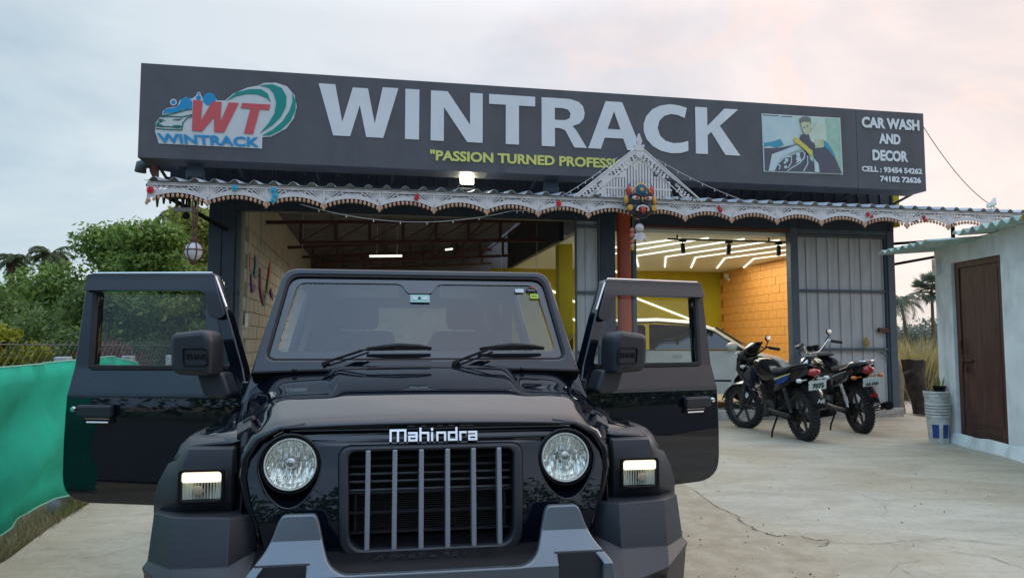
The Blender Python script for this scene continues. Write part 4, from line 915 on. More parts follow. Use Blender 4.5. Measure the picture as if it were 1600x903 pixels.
for s in (-1,1):
    b=MB(); b.ell((s*.085,-.062,.05),(.056,.022,.032),14,8); e_=b.obj('eye','shell_white',mk,smooth=80)
    b=MB(); b.ell((s*.075,-.080,.05),(.024,.012,.024),12,8); b.obj('iris','mask_red',e_,smooth=80)
    b=MB(); b.tube([(s*.15,.02,.10),(s*.165,.01,.17),(s*.16,.0,.235)],[.035,.042,.012],10); h_=b.obj('horn','mask_red',mk,smooth=80)
    b=MB(); b.tube([(s*.16,.0,.225),(s*.155,0,.262)],[.016,.004],8); b.obj('horn_tip','mask_blue',h_,smooth=80)
    b=MB(); b.ell((s*.197,.01,.03),(.035,.03,.062),10,8); b.obj('ear','mask_yellow',mk,smooth=80)
    b=MB(); b.lathe([(0,.03),(.035,.026),(.042,.012),(.042,0)],(s*.165,-.045,-.085),'Y',16); b.obj('ear_disc','mask_yellow',mk,smooth=50)
    b=MB(); b.tube([(s*.055,-.085,-.12),(s*.085,-.095,-.135)],[.012,.003],6); b.obj('fang','mask_yellow',mk)
b=MB(); b.lathe([(0,.012),(.05,.010),(.078,.0),(.078,-.02)],(0,-.045,.165),'Y',20); cr_=b.obj('crown_disc','mask_blue',mk,smooth=50)
b=MB(); b.lathe([(0,.018),(.026,.012),(.028,0)],(0,-.052,.165),'Y',12); b.obj('crown_boss','mask_yellow',cr_,smooth=50)
b=MB(); b.tube([(-.135+.27*i/12,-.03,.13+.115*math.sin(PI*i/12)) for i in range(13)],.014,6); b.tube([(0,-.03,.24),(0,-.03,.275)],[.014,.004],6); b.obj('crown_arch','mask_yellow',mk,smooth=60)
b=MB(); b.tube([(-.085,-.085,-.125),(-.06,-.092,-.075),(0,-.095,-.06),(.06,-.092,-.075),(.085,-.085,-.125)],.014,8); b.obj('upper_lip','shell_white',mk,smooth=80)
b=MB(); b.ell((0,-.095,-.115),(.04,.022,.052),12,8); b.obj('tongue','mask_red',mk,smooth=80)
b=MB(); b.ell((0,-.08,.03),(.014,.016,.03),8,6); b.obj('nose_ridge','mask_yellow',mk,smooth=80)
ch=empty('shell_hanging',W(6.45,-.48,2.70),BY,'hanging charm of white shells and clay beads dangling below the black mask','ornament')
b=MB(); b.tube([(.0,0,.1),(0,0,.33)],.005,5); b.tube([(-.10,0,-.1),(-.09,0,.33)],.004,5); b.obj('cord','rope',ch)
b=MB(); b.ell((0,0,.185),(.062,.05,.062),12,8); b.obj('shell','shell_white',ch,smooth=80)
b=MB(); b.add([(-.07,-.01,.10),(.0,-.05,.115),(.08,-.01,.10),(.09,0,.0),(.05,-.03,.045),(.0,-.05,-.01),(-.05,-.02,.03),(-.10,0,.02)],[(0,1,4),(1,2,3),(1,3,4),(1,4,5),(0,1,6),(1,5,6),(0,6,7)]); b.obj('cloth_tuft','shell_white',ch,solid=.02)
for z,m_,r_ in ((.15,'clay',.035),(.08,'clay',.04),(.0,'clay',.03),(-.06,'straw',.03),(-.10,'mask_yellow',.022)):
    b=MB(); b.ell((-.10,0,z),(r_,r_,r_*1.1),8,6); b.obj('bead',m_,ch,smooth=80)
hp=empty('hanging_pot',W(.77,-.3,2.46),BY,'round white pot in a brown rope net hanging at the left end of the awning','ornament')
b=MB(); b.ell((0,0,0),(.105,.105,.115),20,12); b.obj('pot','globe_white',hp,smooth=80)
b=MB()
for k in range(6):
    a=k*PI/3; b.tube([(.11*math.cos(a)*math.sin(t),.11*math.sin(a)*math.sin(t),.12*math.cos(t)) for t in [i*PI/8 for i in range(9)]],.008,5)
b.tube([(.112*math.cos(a),.112*math.sin(a),.02) for a in [i*PI/8 for i in range(17)]],.007,5); b.ell((0,0,.14),(.05,.05,.05),8,6); b.ell((0,0,-.13),(.05,.05,.03),8,6)
b.tube([(-.02,0,.13),(-.03,0,.66)],.010,5); b.tube([(.02,0,.13),(.035,0,.66)],.010,5); b.tube([(0,0,.3),(0,0,.55)],.012,5); b.obj('rope_net','rope',hp,smooth=60)
cm=empty('garden_lamp',W(.62,-.1,2.93),BY,'small dark lamp fixing under the awning beside the hanging pot','lamp'); b=MB(); b.ell((0,0,0),(.05,.05,.045),10,8); b.tube([(0,0,.03),(0,0,.25)],.012,6); b.obj('head','matte_black',cm,smooth=80); b=MB(); b.b2((-.16,-.03,.05),(.12,.03,.10)); b.obj('arm','plinth',cm)
gb=MB()
rg=random.Random(2)
for k in range(26):
    a=rg.uniform(0,2*PI); r_=rg.uniform(.02,.09); gb.tube([(rg.gauss(0,.02),0,rg.gauss(0,.03)),(r_*math.cos(a),-.03,r_*math.sin(a)*1.1)],[.014,.004],5)
tag(gb.obj('dried_garland','straw',None,W(10.78,.86,1.36),(0,0,BY)),'dried straw bundle tied to the rail of the closed grey door','garland')
# overhead cable on the right
p=[W(11.29,.1,4.80),W(11.35,.1,4.78)]; A=Vector(W(11.3,.1,4.80)); Bq=Vector(W(13.4,.2,3.36)); pts=[A.lerp(Bq,i/20)+Vector((0,0,-.42*math.sin(PI*i/20)**.9)) for i in range(21)]+[Vector(W(14.5,.2,3.30))]
b=MB(); b.tube(pts,.006,5); tag(b.obj('power_cable','wire_black'),'thin black cable hanging from the sign down to the awning on the right','cable')
# white bird perched on the awning
bd=empty('bird',W(12.17,-.28,3.335),BY+R(18),'white bird perched on the awning edge at the right','bird')
b=MB(); b.tube([(-.13,0,.035),(-.09,0,.06),(-.03,0,.095),(.03,0,.13),(.06,0,.175),(.075,0,.20),(.095,0,.203)],[.004,.018,.042,.048,.026,.024,.010],10); b.obj('body','feather',bd,smooth=80)
b=MB(); b.tube([(.095,0,.203),(.125,0,.196)],[.008,.002],6); b.obj('beak','clay',bd)
for s in (-1,1):
    b=MB(); b.tube([(.04,s*.035,.13),(-.02,s*.05,.10),(-.10,s*.025,.055)],[.016,.024,.004],8); b.obj('wing','feather',bd,smooth=80)
    b=MB(); b.tube([(.01,s*.02,.09),(.01,s*.02,.0)],.005,5); b.obj('leg','clay',bd)
# ------------------------------------------------------------ white shed on the right
shed=empty('white_shed',(5.28,9.2,.12),0,'small whitewashed shed with a brown door at the right edge','shed')
SW=5.28
b=MB(); b.b2((0,-.34,0),(.16,0,2.40)); b.b2((0,-1.24,2.18),(.16,-.34,2.43)); b.b2((0,-4.6,0),(.16,-1.24,2.50)); b.b2((.16,-.16,0),(3.2,0,2.4)); b.b2((0,-1.24,0),(.16,-.34,.13)); b.obj('wall','whitewash',shed)
b=MB(); n=24; b.grid([[(-.02-.05*t-.02*math.sin(i*1.3)*t,-4.6+4.62*i/n,.16-.2*t+.01*math.sin(i*2.1)) for t in (0,.4,.8,1)] for i in range(n+1)]); b.obj('plinth','whitewash',shed,smooth=80)
b=MB(); b.b2((.03,-1.22,.13),(.10,-1.155,2.20)); b.b2((.03,-.43,.13),(.10,-.36,2.20)); b.b2((.03,-1.155,2.11),(.10,-.43,2.20)); b.obj('door_frame','door_wood',shed)
dr=MB(); dr.b2((.045,-1.15,.14),(.085,-.435,2.105)); dr=dr.obj('door','door_wood',shed)
b=MB(); b.b2((.040,-1.12,.30),(.047,-.465,2.06)); b.obj('door_panel','door_wood',dr,bev=.002)
b=MB(); b.b2((.034,-1.15,.15),(.048,-.435,.24)); b.obj('bottom_rail','door_wood',dr,bev=.003)
b=MB(); b.tube([(.02,-.64,1.02),(.02,-.42,1.02)],.014,8); b.tube([(.02,-.50,1.02),(.0,-.50,1.0),(.0,-.50,1.08)],.008,6); b.tube([(.02,-.46,1.12),(.0,-.46,1.17),(.0,-.46,1.24),(.02,-.46,1.28)],.012,6); b.box((.015,-.53,.91),(.02,.045,.06)); b.tube([(.015,-.545,.94),(.015,-.545,.98),(.015,-.515,.98),(.015,-.515,.94)],.005,6); b.obj('bolt_and_padlock','rust_beam',dr,smooth=50)
b=MB(); b.b2((-.06,-.14,2.16-.10),(0,-.04,2.26)); b.ell((-.062,-.09,2.16),(.01,.015,.015),8,6); b.obj('meter_box','white_trim',shed,bev=.008)
def wavy(name,m,x0,x1,y0,y1,z0,z1,pitch,amp):
    b=MB(); n=int((y1-y0)/pitch*8); b.grid([[(x,y0+(y1-y0)*i/n,z0+(z1-z0)*(x-x0)/(x1-x0)+amp*math.sin(2*PI*i/8)) for i in range(n+1)] for x in (x0,(x0+x1)/2,x1)])
    return b.obj(name,m,shed,smooth=80,solid=.012)
wavy('roof_sheet','asbestos',-.62,3.4,-.95,.15,2.36,2.62,.16,.022)
wavy('roof_sheet','asbestos',-.30,3.4,-2.1,-.9,2.45,2.70,.16,.028)
wavy('roof_sheet','asbestos_yellow',-.32,3.4,-3.3,-2.04,2.455,2.71,.16,.028)
wavy('roof_sheet','asbestos',-.32,3.4,-4.7,-3.24,2.46,2.71,.16,.028)
# ------------------------------------------------------------ the black off-road car (a across, b backwards, z up)
CO=(-.288,2.713,0); CY=R(9.5)
car=empty('off_road_car',CO,CY,'glossy black off road jeep facing the camera with both front doors wide open','car')
def mir(pts): return [(-x,z) for x,z in pts][::-1]
def sym(half): return half+[(-x,z) for x,z in half[::-1]]
# --- grille shell
top=[(0,1.052),(.30,1.050),(.44,1.046),(.53,1.032),(.600,.995),(.638,.94),(.642,.88),(.625,.80),(.595,.72),(.573,.64),(.560,.50)]
shell=sym([(0.001,.50)]+[])[:0]+[(x,z) for x,z in top[1:]]+[(-x,z) for x,z in top[1:][::-1]]
HC=(.498,.918)
def tear(r,drop,n=40):
    P=[]
    for i in range(n):
        a=2*PI*i/n; k=r+(drop*max(0,-math.sin(a))**1.6); P.append((r*math.cos(a)*(1+.0*drop),k*math.sin(a)))
    return P
holes=[[(s*HC[0]+x,HC[1]+z) for x,z in tear(.109,.036)] for s in (-1,1)]
gh=roundpoly([(-.335,.985),(.335,.985),(.322,.60),(-.322,.60)],[.05,.05,.075,.075],6)
def shy(z): return 0
sh=plate('front_panel',[shell,gh]+holes,'black_paint',car,y=.03,th=.06,smooth=40,cuts=[.60+.025*i for i in range(18)])
def fy(x,z): # gentle plan curvature and a lean back towards the top
    q=max(0,z-.72); return .10*abs(x)**2.2+.12*q+.30*q*q-.047
for v in sh.data.vertices: v.co.y+=fy(v.co.x,v.co.z)
# grille surround and bars
g=plate('grille_surround',[roundpoly([(-.333,.983),(.333,.983),(.320,.602),(-.320,.602)],[.05,.05,.075,.075],6),roundpoly([(-.297,.962),(.297,.962),(.288,.632),(-.288,.632)],[.03,.03,.06,.06],6)],'dark_plastic',car,y=.024,th=.075,bev=.010,cuts=[.60+.03*i for i in range(13)])
for v in g.data.vertices: v.co.y+=fy(v.co.x,v.co.z)
bme=MB(); bme.b2((-.0088,-.012,-.172),(.0088,.03,.172)); bme=bme.mesh('grille_bar')
for x in (-.228,-.134,-.040,.054,.148,.242):
    o=link('grille_bar',bme,'grille_silver',car,(x,fy(x,.796)+.014,.796),(-.10,0,0)); q=o.modifiers.new('bev','BEVEL'); q.width=.004; q.segments=2
b=MB()
for z in (.93,.90,.872,.845,.815): b.tube([(-.295,.062,z),(.295,.062,z)],.0062,6)
for z in (.812,.742,.672): b.b2((-.297,.03,z-.0035),(.297,.06,z+.0035))
for x in (-.272,.272): b.b2((x-.004,.05,.65),(x+.004,.07,.80))
b.obj('grille_slats','slat_dark',car)['kind']='stuff'
b=MB()
for i in range(22): b.b2((-.285,.085,.636+i*.0078),(.285,.092,.6385+i*.0078))
b.obj('radiator_fins','fin_dark',car)['kind']='stuff'
b=MB(); b.b2((-.33,.11,.58),(.33,.14,1.0)); b.obj('radiator','matte_black',car)
# chrome lettering, stroke letters
def strokes(word,x0,x1,z0,z1,w_,m,parent,y,name,rot=None,ext=.008):
    G={'M':(1.7,[[(0,0),(0,1.2),(1.6,1.2),(1.6,0)],[(.8,1.2),(.8,0)]]),'a':(1.0,[[(.05,.85),(.85,.85),(.85,0),(.05,0),(.05,.45),(.85,.45)]]),'h':(1.0,[[(0,1.35),(0,0)],[(0,.85),(.85,.85),(.85,0)]]),
       'i':(.3,[[(0,.80),(0,0)],[(0,1.3),(0,1.22)]]),'n':(1.0,[[(0,0),(0,.85),(.85,.85),(.85,0)]]),'d':(1.0,[[(.85,1.35),(.85,0),(0,0),(0,.85),(.85,.85)]]),'r':(.65,[[(0,0),(0,.85),(.6,.85)]]),
       'T':(1.0,[[(0,1),(.9,1)],[(.45,1),(.45,0)]]),'H':(1.0,[[(0,0),(0,1)],[(.85,0),(.85,1)],[(0,.5),(.85,.5)]]),'A':(1.0,[[(0,0),(0,1),(.85,1),(.85,0)],[(0,.45),(.85,.45)]]),'R':(1.0,[[(0,0),(0,1),(.85,1),(.85,.45),(0,.45)],[(.4,.45),(.9,0)]])}
    tot=sum(G[c][0]+.28 for c in word)-.28; s=(x1-x0)/tot; hz=(z1-z0)/1.35 if any(c in 'hd' for c in word) else (z1-z0); x=x0; ms=[]
    for c in word:
        for k,p in enumerate(G[c][1]):
            Q=[Vector((x+q[0]*s,z0+q[1]*hz)) for q in p]
            for j,(a,e_) in enumerate(zip(Q[:-1],Q[1:])):
                d=(e_-a).normalized()*w_/2; a2=a-d; e2=e_+d; nn=Vector((-d.y,d.x)); yy=ext/2+((k*3+j)%4)*.0004
                ms.append(MB().prism([tuple(a2+nn),tuple(e2+nn),tuple(e2-nn),tuple(a2-nn)],-yy,yy).mesh('s'))
        x+=(G[c][0]+.28)*s
    me=joinm(ms,name)
    for v in me.vertices: v.co.y+=y
    return link(name,me,m,parent)
o=strokes('Mahindra',-.150,.165,.998,1.038,.0075,'chrome',car,.001,'maker_lettering')
for v in o.data.vertices: v.co.y+=fy(0,v.co.z)-.004
# headlights
for s in (-1,1):
    h=empty('headlight',(s*HC[0],fy(.5,.918)+.004,HC[1]),parent=car); h.rotation_euler=(-.12,0,0); h.scale=(.965,1,.965)
    b=MB(); P0=tear(.1105,.037); 
    b.grid([[(x*k+0,y,z*k2+dz) for x,z in P0+[P0[0]]] for k,k2,y,dz in ((1,1,.004,0),(.985,.975,.012,.001),(.95,.86,.04,.008),(.90,.76,.07,.012))]); b.obj('bucket','black_paint',h,smooth=80)
    P1=tear(.112,.040); b=MB(); b.tube([(x,-.006,z) for x,z in P1+[P1[0]]],.0045,6,False); b.obj('rim_bead','black_paint',h,smooth=80)
    b=MB(); b.lathe([(.1075,-.03),(.1075,-.006),(.105,.003),(.100,.004),(.095,-.012),(.094,-.05)],(0,0.0,.004),'Y',48); b.obj('surround','matte_black',h,smooth=50)
    b=MB(); b.lathe([(.0945,-.02),(.0945,.003),(.092,.007),(.089,.007),(.0875,.002),(.0875,-.01)],(0,.004,.004),'Y',48); b.obj('bezel','white_trim',h,smooth=50)
    b=MB(); rows=[]
    for i in range(31):   # fluted bowl: narrow vertical facets that tilt alternately
        x=-.086+.172*i/30; hh=math.sqrt(max(.00002,.0862**2-x*x)); rows.append([(x,.008+.048*(1-(x*x+(hh*t)**2)/.0862**2)+(.0042 if i%2 else 0)*(1 if t<.15 or abs(x)>.045 else .5)+.003*math.sin(i*2.1+t*4),.004+hh*t) for t in (-1,-.8,-.5,-.2,.1,.4,.7,1)])
    b.grid(rows); b.obj('reflector_bowl','reflector',h)
    b=MB(); b.lathe([(.0,-.002),(.010,-.002),(.018,-.006),(.022,-.018),(.022,-.05)],(0,.0,.010),'Y',24); b.lathe([(.008,.001),(.014,.0),(.014,-.01)],(0,-.001,.010),'Y',20); b.obj('bulb_shield','bright_metal',h,smooth=50)
    b=MB(); 
    for i in range(-8,9):
        x=i*.0095+.002*math.sin(i*2.3*s); hh=math.sqrt(max(0,.080**2-x*x)); 
        b.b2((x-.0008,-.0035,-hh+.004),(x+.0008,.0,-.012 if abs(x)<.03 else (hh*.2))); 
        if i%2: b.b2((x-.0006,-.003,.02),(x+.0006,0,hh*.95+.004))
    b.obj('lens_flutes','lens_glass',h)
    b=MB(); b.lathe([(.0,.016),(.03,.0145),(.058,.010),(.078,.003),(.087,-.004)],(0,.0,.004),'Y',48); b.obj('lens','lens_glass',h,smooth=80)
# --- hood
def hoodz(b_):
    pts=[(-.005,1.056),(.012,1.072),(.04,1.087),(.09,1.103),(.20,1.133),(.32,1.160),(.42,1.179),(.56,1.197),(.80,1.220),(1.0,1.235)]
    for (b0,z0),(b1,z1) in zip(pts[:-1],pts[1:]):
        if b_<=b1: return z0+(z1-z0)*(b_-b0)/(b1-b0)
    return pts[-1][1]
def hoodw(b_): return .650+.165*min(1,max(0,b_)/1.0)
def hood_pt(t,b_):
    w_=hoodw(b_); s=1 if t>=0 else -1; q=abs(t); z=hoodz(b_); y=b_
    # t: 0..1 over the top, 1..1.4 down the side
    x=w_*min(q,1)
    bulge=.026*smoothstep(.24,.40,b_)*(1-smoothstep(.97,1.03,b_))*smoothstep(.50,.57,q)   # lower side tracks beside the raised centre
    z-=bulge
    z-=.020*q*q
    if q>.80: z-=.055*smoothstep(.80,1.0,q)**1.5 + .02*((q-.8)/.2)**2
    y+=.10*(x**2.2)*(1-smoothstep(0,.5,b_))
    if q>1: 
        k=(q-1)/.4; x=w_+.018*math.sin(min(1,k)*PI/2); z-= .14*k+.0*k
    return (s*x,y,z)
bs=[-.005,.004,.014,.03,.055,.085,.12,.16,.20,.24,.28,.33,.40,.5,.6,.7,.8,.9,.96,1.0]
ts=[-1.4,-1.25,-1.1,-1.02,-.98,-.94,-.90,-.85,-.80,-.74,-.68,-.63,-.60,-.57,-.55,-.53,-.50,-.46,-.40,-.3,-.15,0]; ts=ts+[-t for t in ts[:-1]][::-1]
b=MB(); b.grid([[hood_pt(t,v) for t in ts] for v in bs]); hd=b.obj('hood','black_paint',car,smooth=180,solid=.010); q=hd.modifiers.new('sub','SUBSURF'); q.levels=1; q.render_levels=1
# arch lip that continues the hood edge down around the headlights
def tubeband(path,w_,m,name,y0,y1):
    bb=MB(); rows=[]
    for (x,z),(x2,z2) in path: rows.append([(x,y0,z),((x+x2)/2,y0-.008,(z+z2)/2),(x2,y0+.01,z2),(x2,y1,z2)])
    bb.grid(rows); return bb.obj(name,m,car,smooth=180,solid=.006)
for s in (-1,1):
    inn=[(.45,1.052),(.53,1.038),(.60,.998),(.636,.94),(.641,.88),(.624,.80),(.594,.72),(.572,.62)]
    out=[(.45,1.068),(.545,1.056),(.630,1.020),(.668,.955),(.674,.88),(.656,.79),(.624,.70),(.60,.60)]
    tubeband([((s*a[0],a[1]),(s*c[0],c[1])) for a,c in zip(inn,out)],.03,'black_paint','hood_side_lip',.028,.22)
    b=MB(); b.box((0,0,0),(.055,.10,.055),(R(20),s*R(30),0)); b.tube([(0,-.04,.0),(0,-.06,-.05),(0,-.045,-.075)],.014,8); b.box((0,.03,.035),(.04,.05,.02),(0,s*R(30),0)); b.obj('hood_latch','dark_plastic',car,(s*.672,.17,1.025),bev=.008)
    # inner wing between hood and flare
    b=MB(); b.grid([[(s*.655,.13,1.0),(s*.72,.12,.985),(s*.86,.13,.975)],[(s*.67,.25,1.02),(s*.74,.25,1.015),(s*.87,.25,1.0)],[(s*.74,.6,1.05),(s*.80,.6,1.045),(s*.87,.6,1.01)],[(s*.79,1.0,1.08),(s*.825,1.0,1.08),(s*.85,1.0,1.05)]]); b.obj('wing','black_paint',car,smooth=60,solid=.01)
    b=MB(); b.grid([[(s*.655,.13,z),(s*.70,.14,z)] for z in (.55,.8,1.0)]); b.grid([[(s*x,y,z) for x,y in ((.66,.14),(.70,.5),(.80,1.0),(.835,1.15))] for z in (.5,.8,1.04)]); b.obj('inner_wing','matte_black',car,solid=.01)
    # flare
    path=[(.105,.742,.0),(.098,.80,.0),(.095,.86,.0),(.098,.92,.0),(.112,.965,.1),(.145,.990,.35),(.20,1.0,.7),(.30,1.005,.9),(.5,1.005,1),(.7,.995,1),(.85,.96,1),(.95,.88,1),(1.0,.75,1),(1.02,.60,1)]
    b=MB(); rows=[]
    for (y,z,k) in path:
        edgeout=.99 if z<.80 else .99-.075*((z-.80)/.17)**1.5
        if y>.13: edgeout=.93+.055*min(1,(y-.13)/.3)
        fx=.905-.045*max(0,(z-.75)/.25) if y<.15 else .88
        dz=-.02*k; zo=z-.06*k if y>.13 else z-.035*((z-.742)/.25)
        e1=fx+(edgeout-fx)*.5; dp=.035+.075*min(1,k*1.2)
        rows.append([(s*.70,y+.01,z+.002),(s*.712,y,z),(s*(fx-.006),y+.004,z),(s*(fx+.006),y+.012,z-.004),(s*e1,y+.045*(1-k),z-.30*dp),(s*edgeout,y+.085*(1-k),z-dp*(1 if k>0 else .35)),(s*(edgeout+.002),y+.10*(1-k)+.01,z-dp-.03*k-.004),(s*(edgeout-.02),y+.13*(1-k)+.02,z-dp-.05*k-.006)])
    b.grid(rows); fl=b.obj('wheel_arch_flare','dark_plastic',car,smooth=35,solid=.008)
    b=MB(); b.grid([[(s*.70,.115,.742),(s*.9,.115,.742),(s*.98,.19,.742)],[(s*.70,.30,.70),(s*.9,.3,.70),(s*.97,.3,.70)]]); b.obj('flare_underside','matte_black',car)
    # lamp unit in the flare
    lm=empty('turn_lamp',(s*.805,.068,.847),parent=car)
    plate('lamp_frame',[rrect(-.078,-.060,.078,.060,.016),rrect(-.067,-.049,.067,.049,.012)],'matte_black',lm,y=.0,th=.018,bev=.004)
    b=MB(); b.grid([[(-.067+.134*i/26,.016+(.006 if i%2 else 0)+.008*math.cos((i-13)/13*1.4),z) for z in (-.05,0,.05)] for i in range(27)]); b.obj('lamp_reflector','lamp_back',lm)
    plate('daylight_strip',[rrect(-.066,.012,.066,.048,.008)],'drl_lit',lm,y=.002,th=.01,bev=.002)
    b=MB(); b.ell((.014*s,.012,-.020),(.019,.006,.019),14,8); b.obj('bulb','amber',lm,smooth=80)
    plate('lamp_lens',[rrect(-.067,-.049,.067,.011,.008)],'lens_glass',lm,y=-.001,th=.003)
    b=MB()
    for i in range(12): b.b2((-.06+i*.0105,-.004,-.046),(-.059+i*.0105,-.001,.008))
    b.obj('lens_flutes','lens_glass',lm)
    # bumper end
    b=MB()
    r0=[(.585,.07,.745),(.688,-.035,.755),(.875,-.005,.757),(.968,.10,.752),(.985,.30,.74)]
    r1=[(.610,.02,.63),(.682,-.085,.605),(.868,-.055,.600),(.973,.06,.600),(.985,.30,.60)]
    r2=[(.56,-.14,.575),(.665,-.165,.500),(.845,-.125,.545),(.982,.03,.585),(.99,.30,.585)]
    r3=[(.57,-.12,.49),(.665,-.135,.475),(.845,-.105,.515),(.976,.035,.565),(.985,.30,.565)]
    r4=[(.57,-.08,.36),(.66,-.09,.36),(.84,-.09,.36),(.965,.05,.38),(.975,.30,.40)]
    b.grid([[(s*x,y,z) for x,y,z in r] for r in (r0,r1,r2,r3,r4)]); 
    b.grid([[(s*x,y,z) for x,y,z in r] for r in (r0,[(x*.985,max(y+.10,.12),.75) for x,y,z in r0])])
    be=b.obj('bumper_end','dark_plastic',car,smooth=22); q=be.modifiers.new('solid','SOLIDIFY'); q.thickness=.008; q=be.modifiers.new('bev','BEVEL'); q.width=.007; q.segments=3; q.limit_method='ANGLE'; q.angle_limit=R(20)
    fg=empty('fog_lamp',(s*.785,-.115,.468),s*R(14),parent=car)
    b=MB(); b.lathe([(.062,-.03),(.062,.004),(.054,.006),(.047,-.012)],(0,0,0),'Y',32); b.obj('fog_ring','matte_black',fg,smooth=50)
    b=MB(); b.lathe([(.047,-.01),(.03,-.028),(0,-.034)],(0,0,0),'Y',32); b.obj('reflector_bowl','reflector',fg,smooth=80)
    b=MB(); b.ell((0,.0,0),(.016,.012,.016),12,8); b.obj('bulb_shield','chrome',fg,smooth=80)
    b=MB(); b.lathe([(0,.008),(.03,.004),(.047,-.006)],(0,0,0),'Y',32); b.obj('lens','lens_glass',fg,smooth=80)
# --- bumper centre and skid plate
b=MB(); b.grid([[(x,y,z) for x in (-.60,-.36,-.30,0,.30,.36,.60)] for y,z in ((.06,.66),(-.02,.628),(-.10,.612),(-.16,.60),(-.19,.56),(-.18,.40))]); b.obj('bumper_beam','matte_black',car,solid=.01,smooth=50)
b=MB()
x=-.19
def mark(segs,x0,s=.022):
    for (a,c) in segs: b.rod((x0+a[0]*s,-.118-.0*a[1],.619+a[1]*s*.45),(x0+c[0]*s,-.118,.619+c[1]*s*.45),.003,.003)
marks=[[((-.4,0),(.2,0)),((.2,0),(.5,1)),((.5,1),(1,1)),((1,1),(1,-.3))],[((0,0),(0,1)),((0,1),(.6,1)),((.6,1),(.9,.3)),((.9,.3),(1.4,1)),((1.4,1),(2,1)),((2,1),(2,0))],[((0,.7),(.5,1)),((.5,1),(1,.7)),((0,.3),(1,.3)),((0,0),(1,0))],[((0,0),(0,1)),((0,1),(.8,1))],[((0,.4),(1,.4)),((.3,1),(.6,.5)),((-.1,.1),(1.2,.1))],[((0,1),(.7,1)),((.7,1),(.9,.2))],[((0,1),(.7,1)),((0,.5),(.8,.5)),((.1,0),(.7,0)),((.7,0),(.8,.5))],[((.4,1),(.4,.3)),((0,.7),(.4,.7))]]
for sg,x0 in zip(marks,(-.195,-.145,-.085,-.045,-.015,.035,.065,.10)): mark(sg,x0)
b.rod((-.18,-.122,.606),(-.13,-.122,.606),.004,.003); b.rod((-.115,-.122,.606),(.125,-.122,.606),.004,.003); b.obj('moulded_lettering','engine_grey',car)
hs=[(.30,.602),(.345,.630),(.368,.690),(.383,.755),(.395,.780),(.500,.780),(.513,.760),(.528,.715),(.548,.672),(.605,.605),(.618,.52),(.60,.38)]
hs=roundpoly([(.0,.600)]+hs+[(0,.38)],[0]+[.04,.04,.02,.02,.015,.015,.02,.03,.03,.02,.02,.0]+[0],4)
full=[p for p in hs if p[0]>.0005]; full=full+[(-x,z) for x,z in full[::-1]]
rec=[roundpoly([(s*.415,.634),(s*.545,.634),(s*.572,.60),(s*.565,.46),(s*.415,.46)],.01) for s in (-1,1)]
def sky_(z): return -.215 if z<.60 else (-.215+ (z-.60)/.10*.075 if z<.70 else (-.14+(z-.70)*.18 if z<.79 else -.12))
plate('skid_plate',[full]+rec,'silver_paint',car,y=0,th=.03,bev=.006,cuts=(.60,.62,.66,.69,.70,.705,.72),dy=sky_,smooth=25)
for s in (-1,1):
    b=MB(); b.b2((s*.40,-.205,.45),(s*.58,-.17,.64)); b.obj('bumper_insert','dark_plastic',car,bev=.006)
# --- windscreen frame
WT=math.atan2(.25,.56)   # rake
WS=empty('windscreen_frame',(0,1.0,1.15),parent=car); WS.rotation_euler=(-WT,0,0)
LZ=.645
fo=roundpoly([(-.70,LZ),(.70,LZ),(.828,0),(.85,-.10),(-.85,-.10),(-.828,0)],[.075,.075,.05,0,0,.05],8)
fi=roundpoly([(-.672,LZ-.042),(.672,LZ-.042),(.752,.128),(-.752,.128)],[.06,.06,.05,.05],8)
plate('frame_body',[fo,fi],'black_paint',WS,y=.03,th=.06,bev=.012)
plate('rubber_seal',[[(x*1.006,z+(.003 if z>.3 else -.003)) for x,z in fi],[(x*.990,z-(.006 if z>.3 else -.006)) for x,z in fi]],'rubber',WS,y=.012,th=.02)
ci=roundpoly([(-.630,LZ-.078),(-.12,LZ-.078),(-.095,LZ-.085),(-.062,LZ-.135),(.062,LZ-.135),(.095,LZ-.085),(.12,LZ-.078),(.630,LZ-.078),(.705,.176),(-.705,.176)],[.05,.02,.02,.015,.015,.02,.02,.05,.035,.035],6)
mat('frit_black',(.012,.013,.016),.05,coat=1,spec=.7)
plate('glass_border',[[(x*.992,z-(.005 if z>.3 else -.005)) for x,z in fi],ci],'frit_black',WS,y=.020,th=.006)
b=MB(); n=14; b.grid([[(-(.70-.08*k/4)+ (2*(.70-.08*k/4))*i/n,.024-.0,.17+(LZ-.245)*k/4) for i in range(n+1)] for k in range(5)]); b.obj('glass','windscreen_glass',WS,smooth=180)
def sticker(x0,z0,x1,z1,m,y=.012): 
    return plate('sticker',[rrect(x0,z0,x1,z1,.004,2)],m,WS,y=y,th=.002)
mat('sticker_green',(.32,.55,.50),.5); mat('sticker_lime',(.42,.58,.06),.5); mat('sticker_white',(.55,.62,.62),.5)
sticker(-.050,.455,.052,.500,'sticker_green'); sticker(-.037,.468,-.012,.487,'sticker_white',.0095); sticker(.012,.468,.04,.487,'sticker_white',.0095); b=MB(); b.b2((-.008,.009,.472),(.004,.011,.486)); b.obj('sticker_mark','plate_ink',WS)
sticker(.515,.520,.562,.542,'sticker_white'); sticker(.595,.484,.640,.512,'sticker_lime')
plate('sticker',[[(.605+.026*math.cos(a*PI/10)*1.1,.534+.017*math.sin(a*PI/10)) for a in range(20)]],'matte_black',WS,y=.012,th=.002)
plate('sticker',[[(.612+.024*math.cos(a*PI/10),.541+.015*math.sin(a*PI/10)) for a in range(-3,11)]],'print_red',WS,y=.0135,th=.002)
text_fit('sticker_lettering','WINTRACK','sticker_white',WS,.584,.626,.530,.538,.009,ext=.0005)
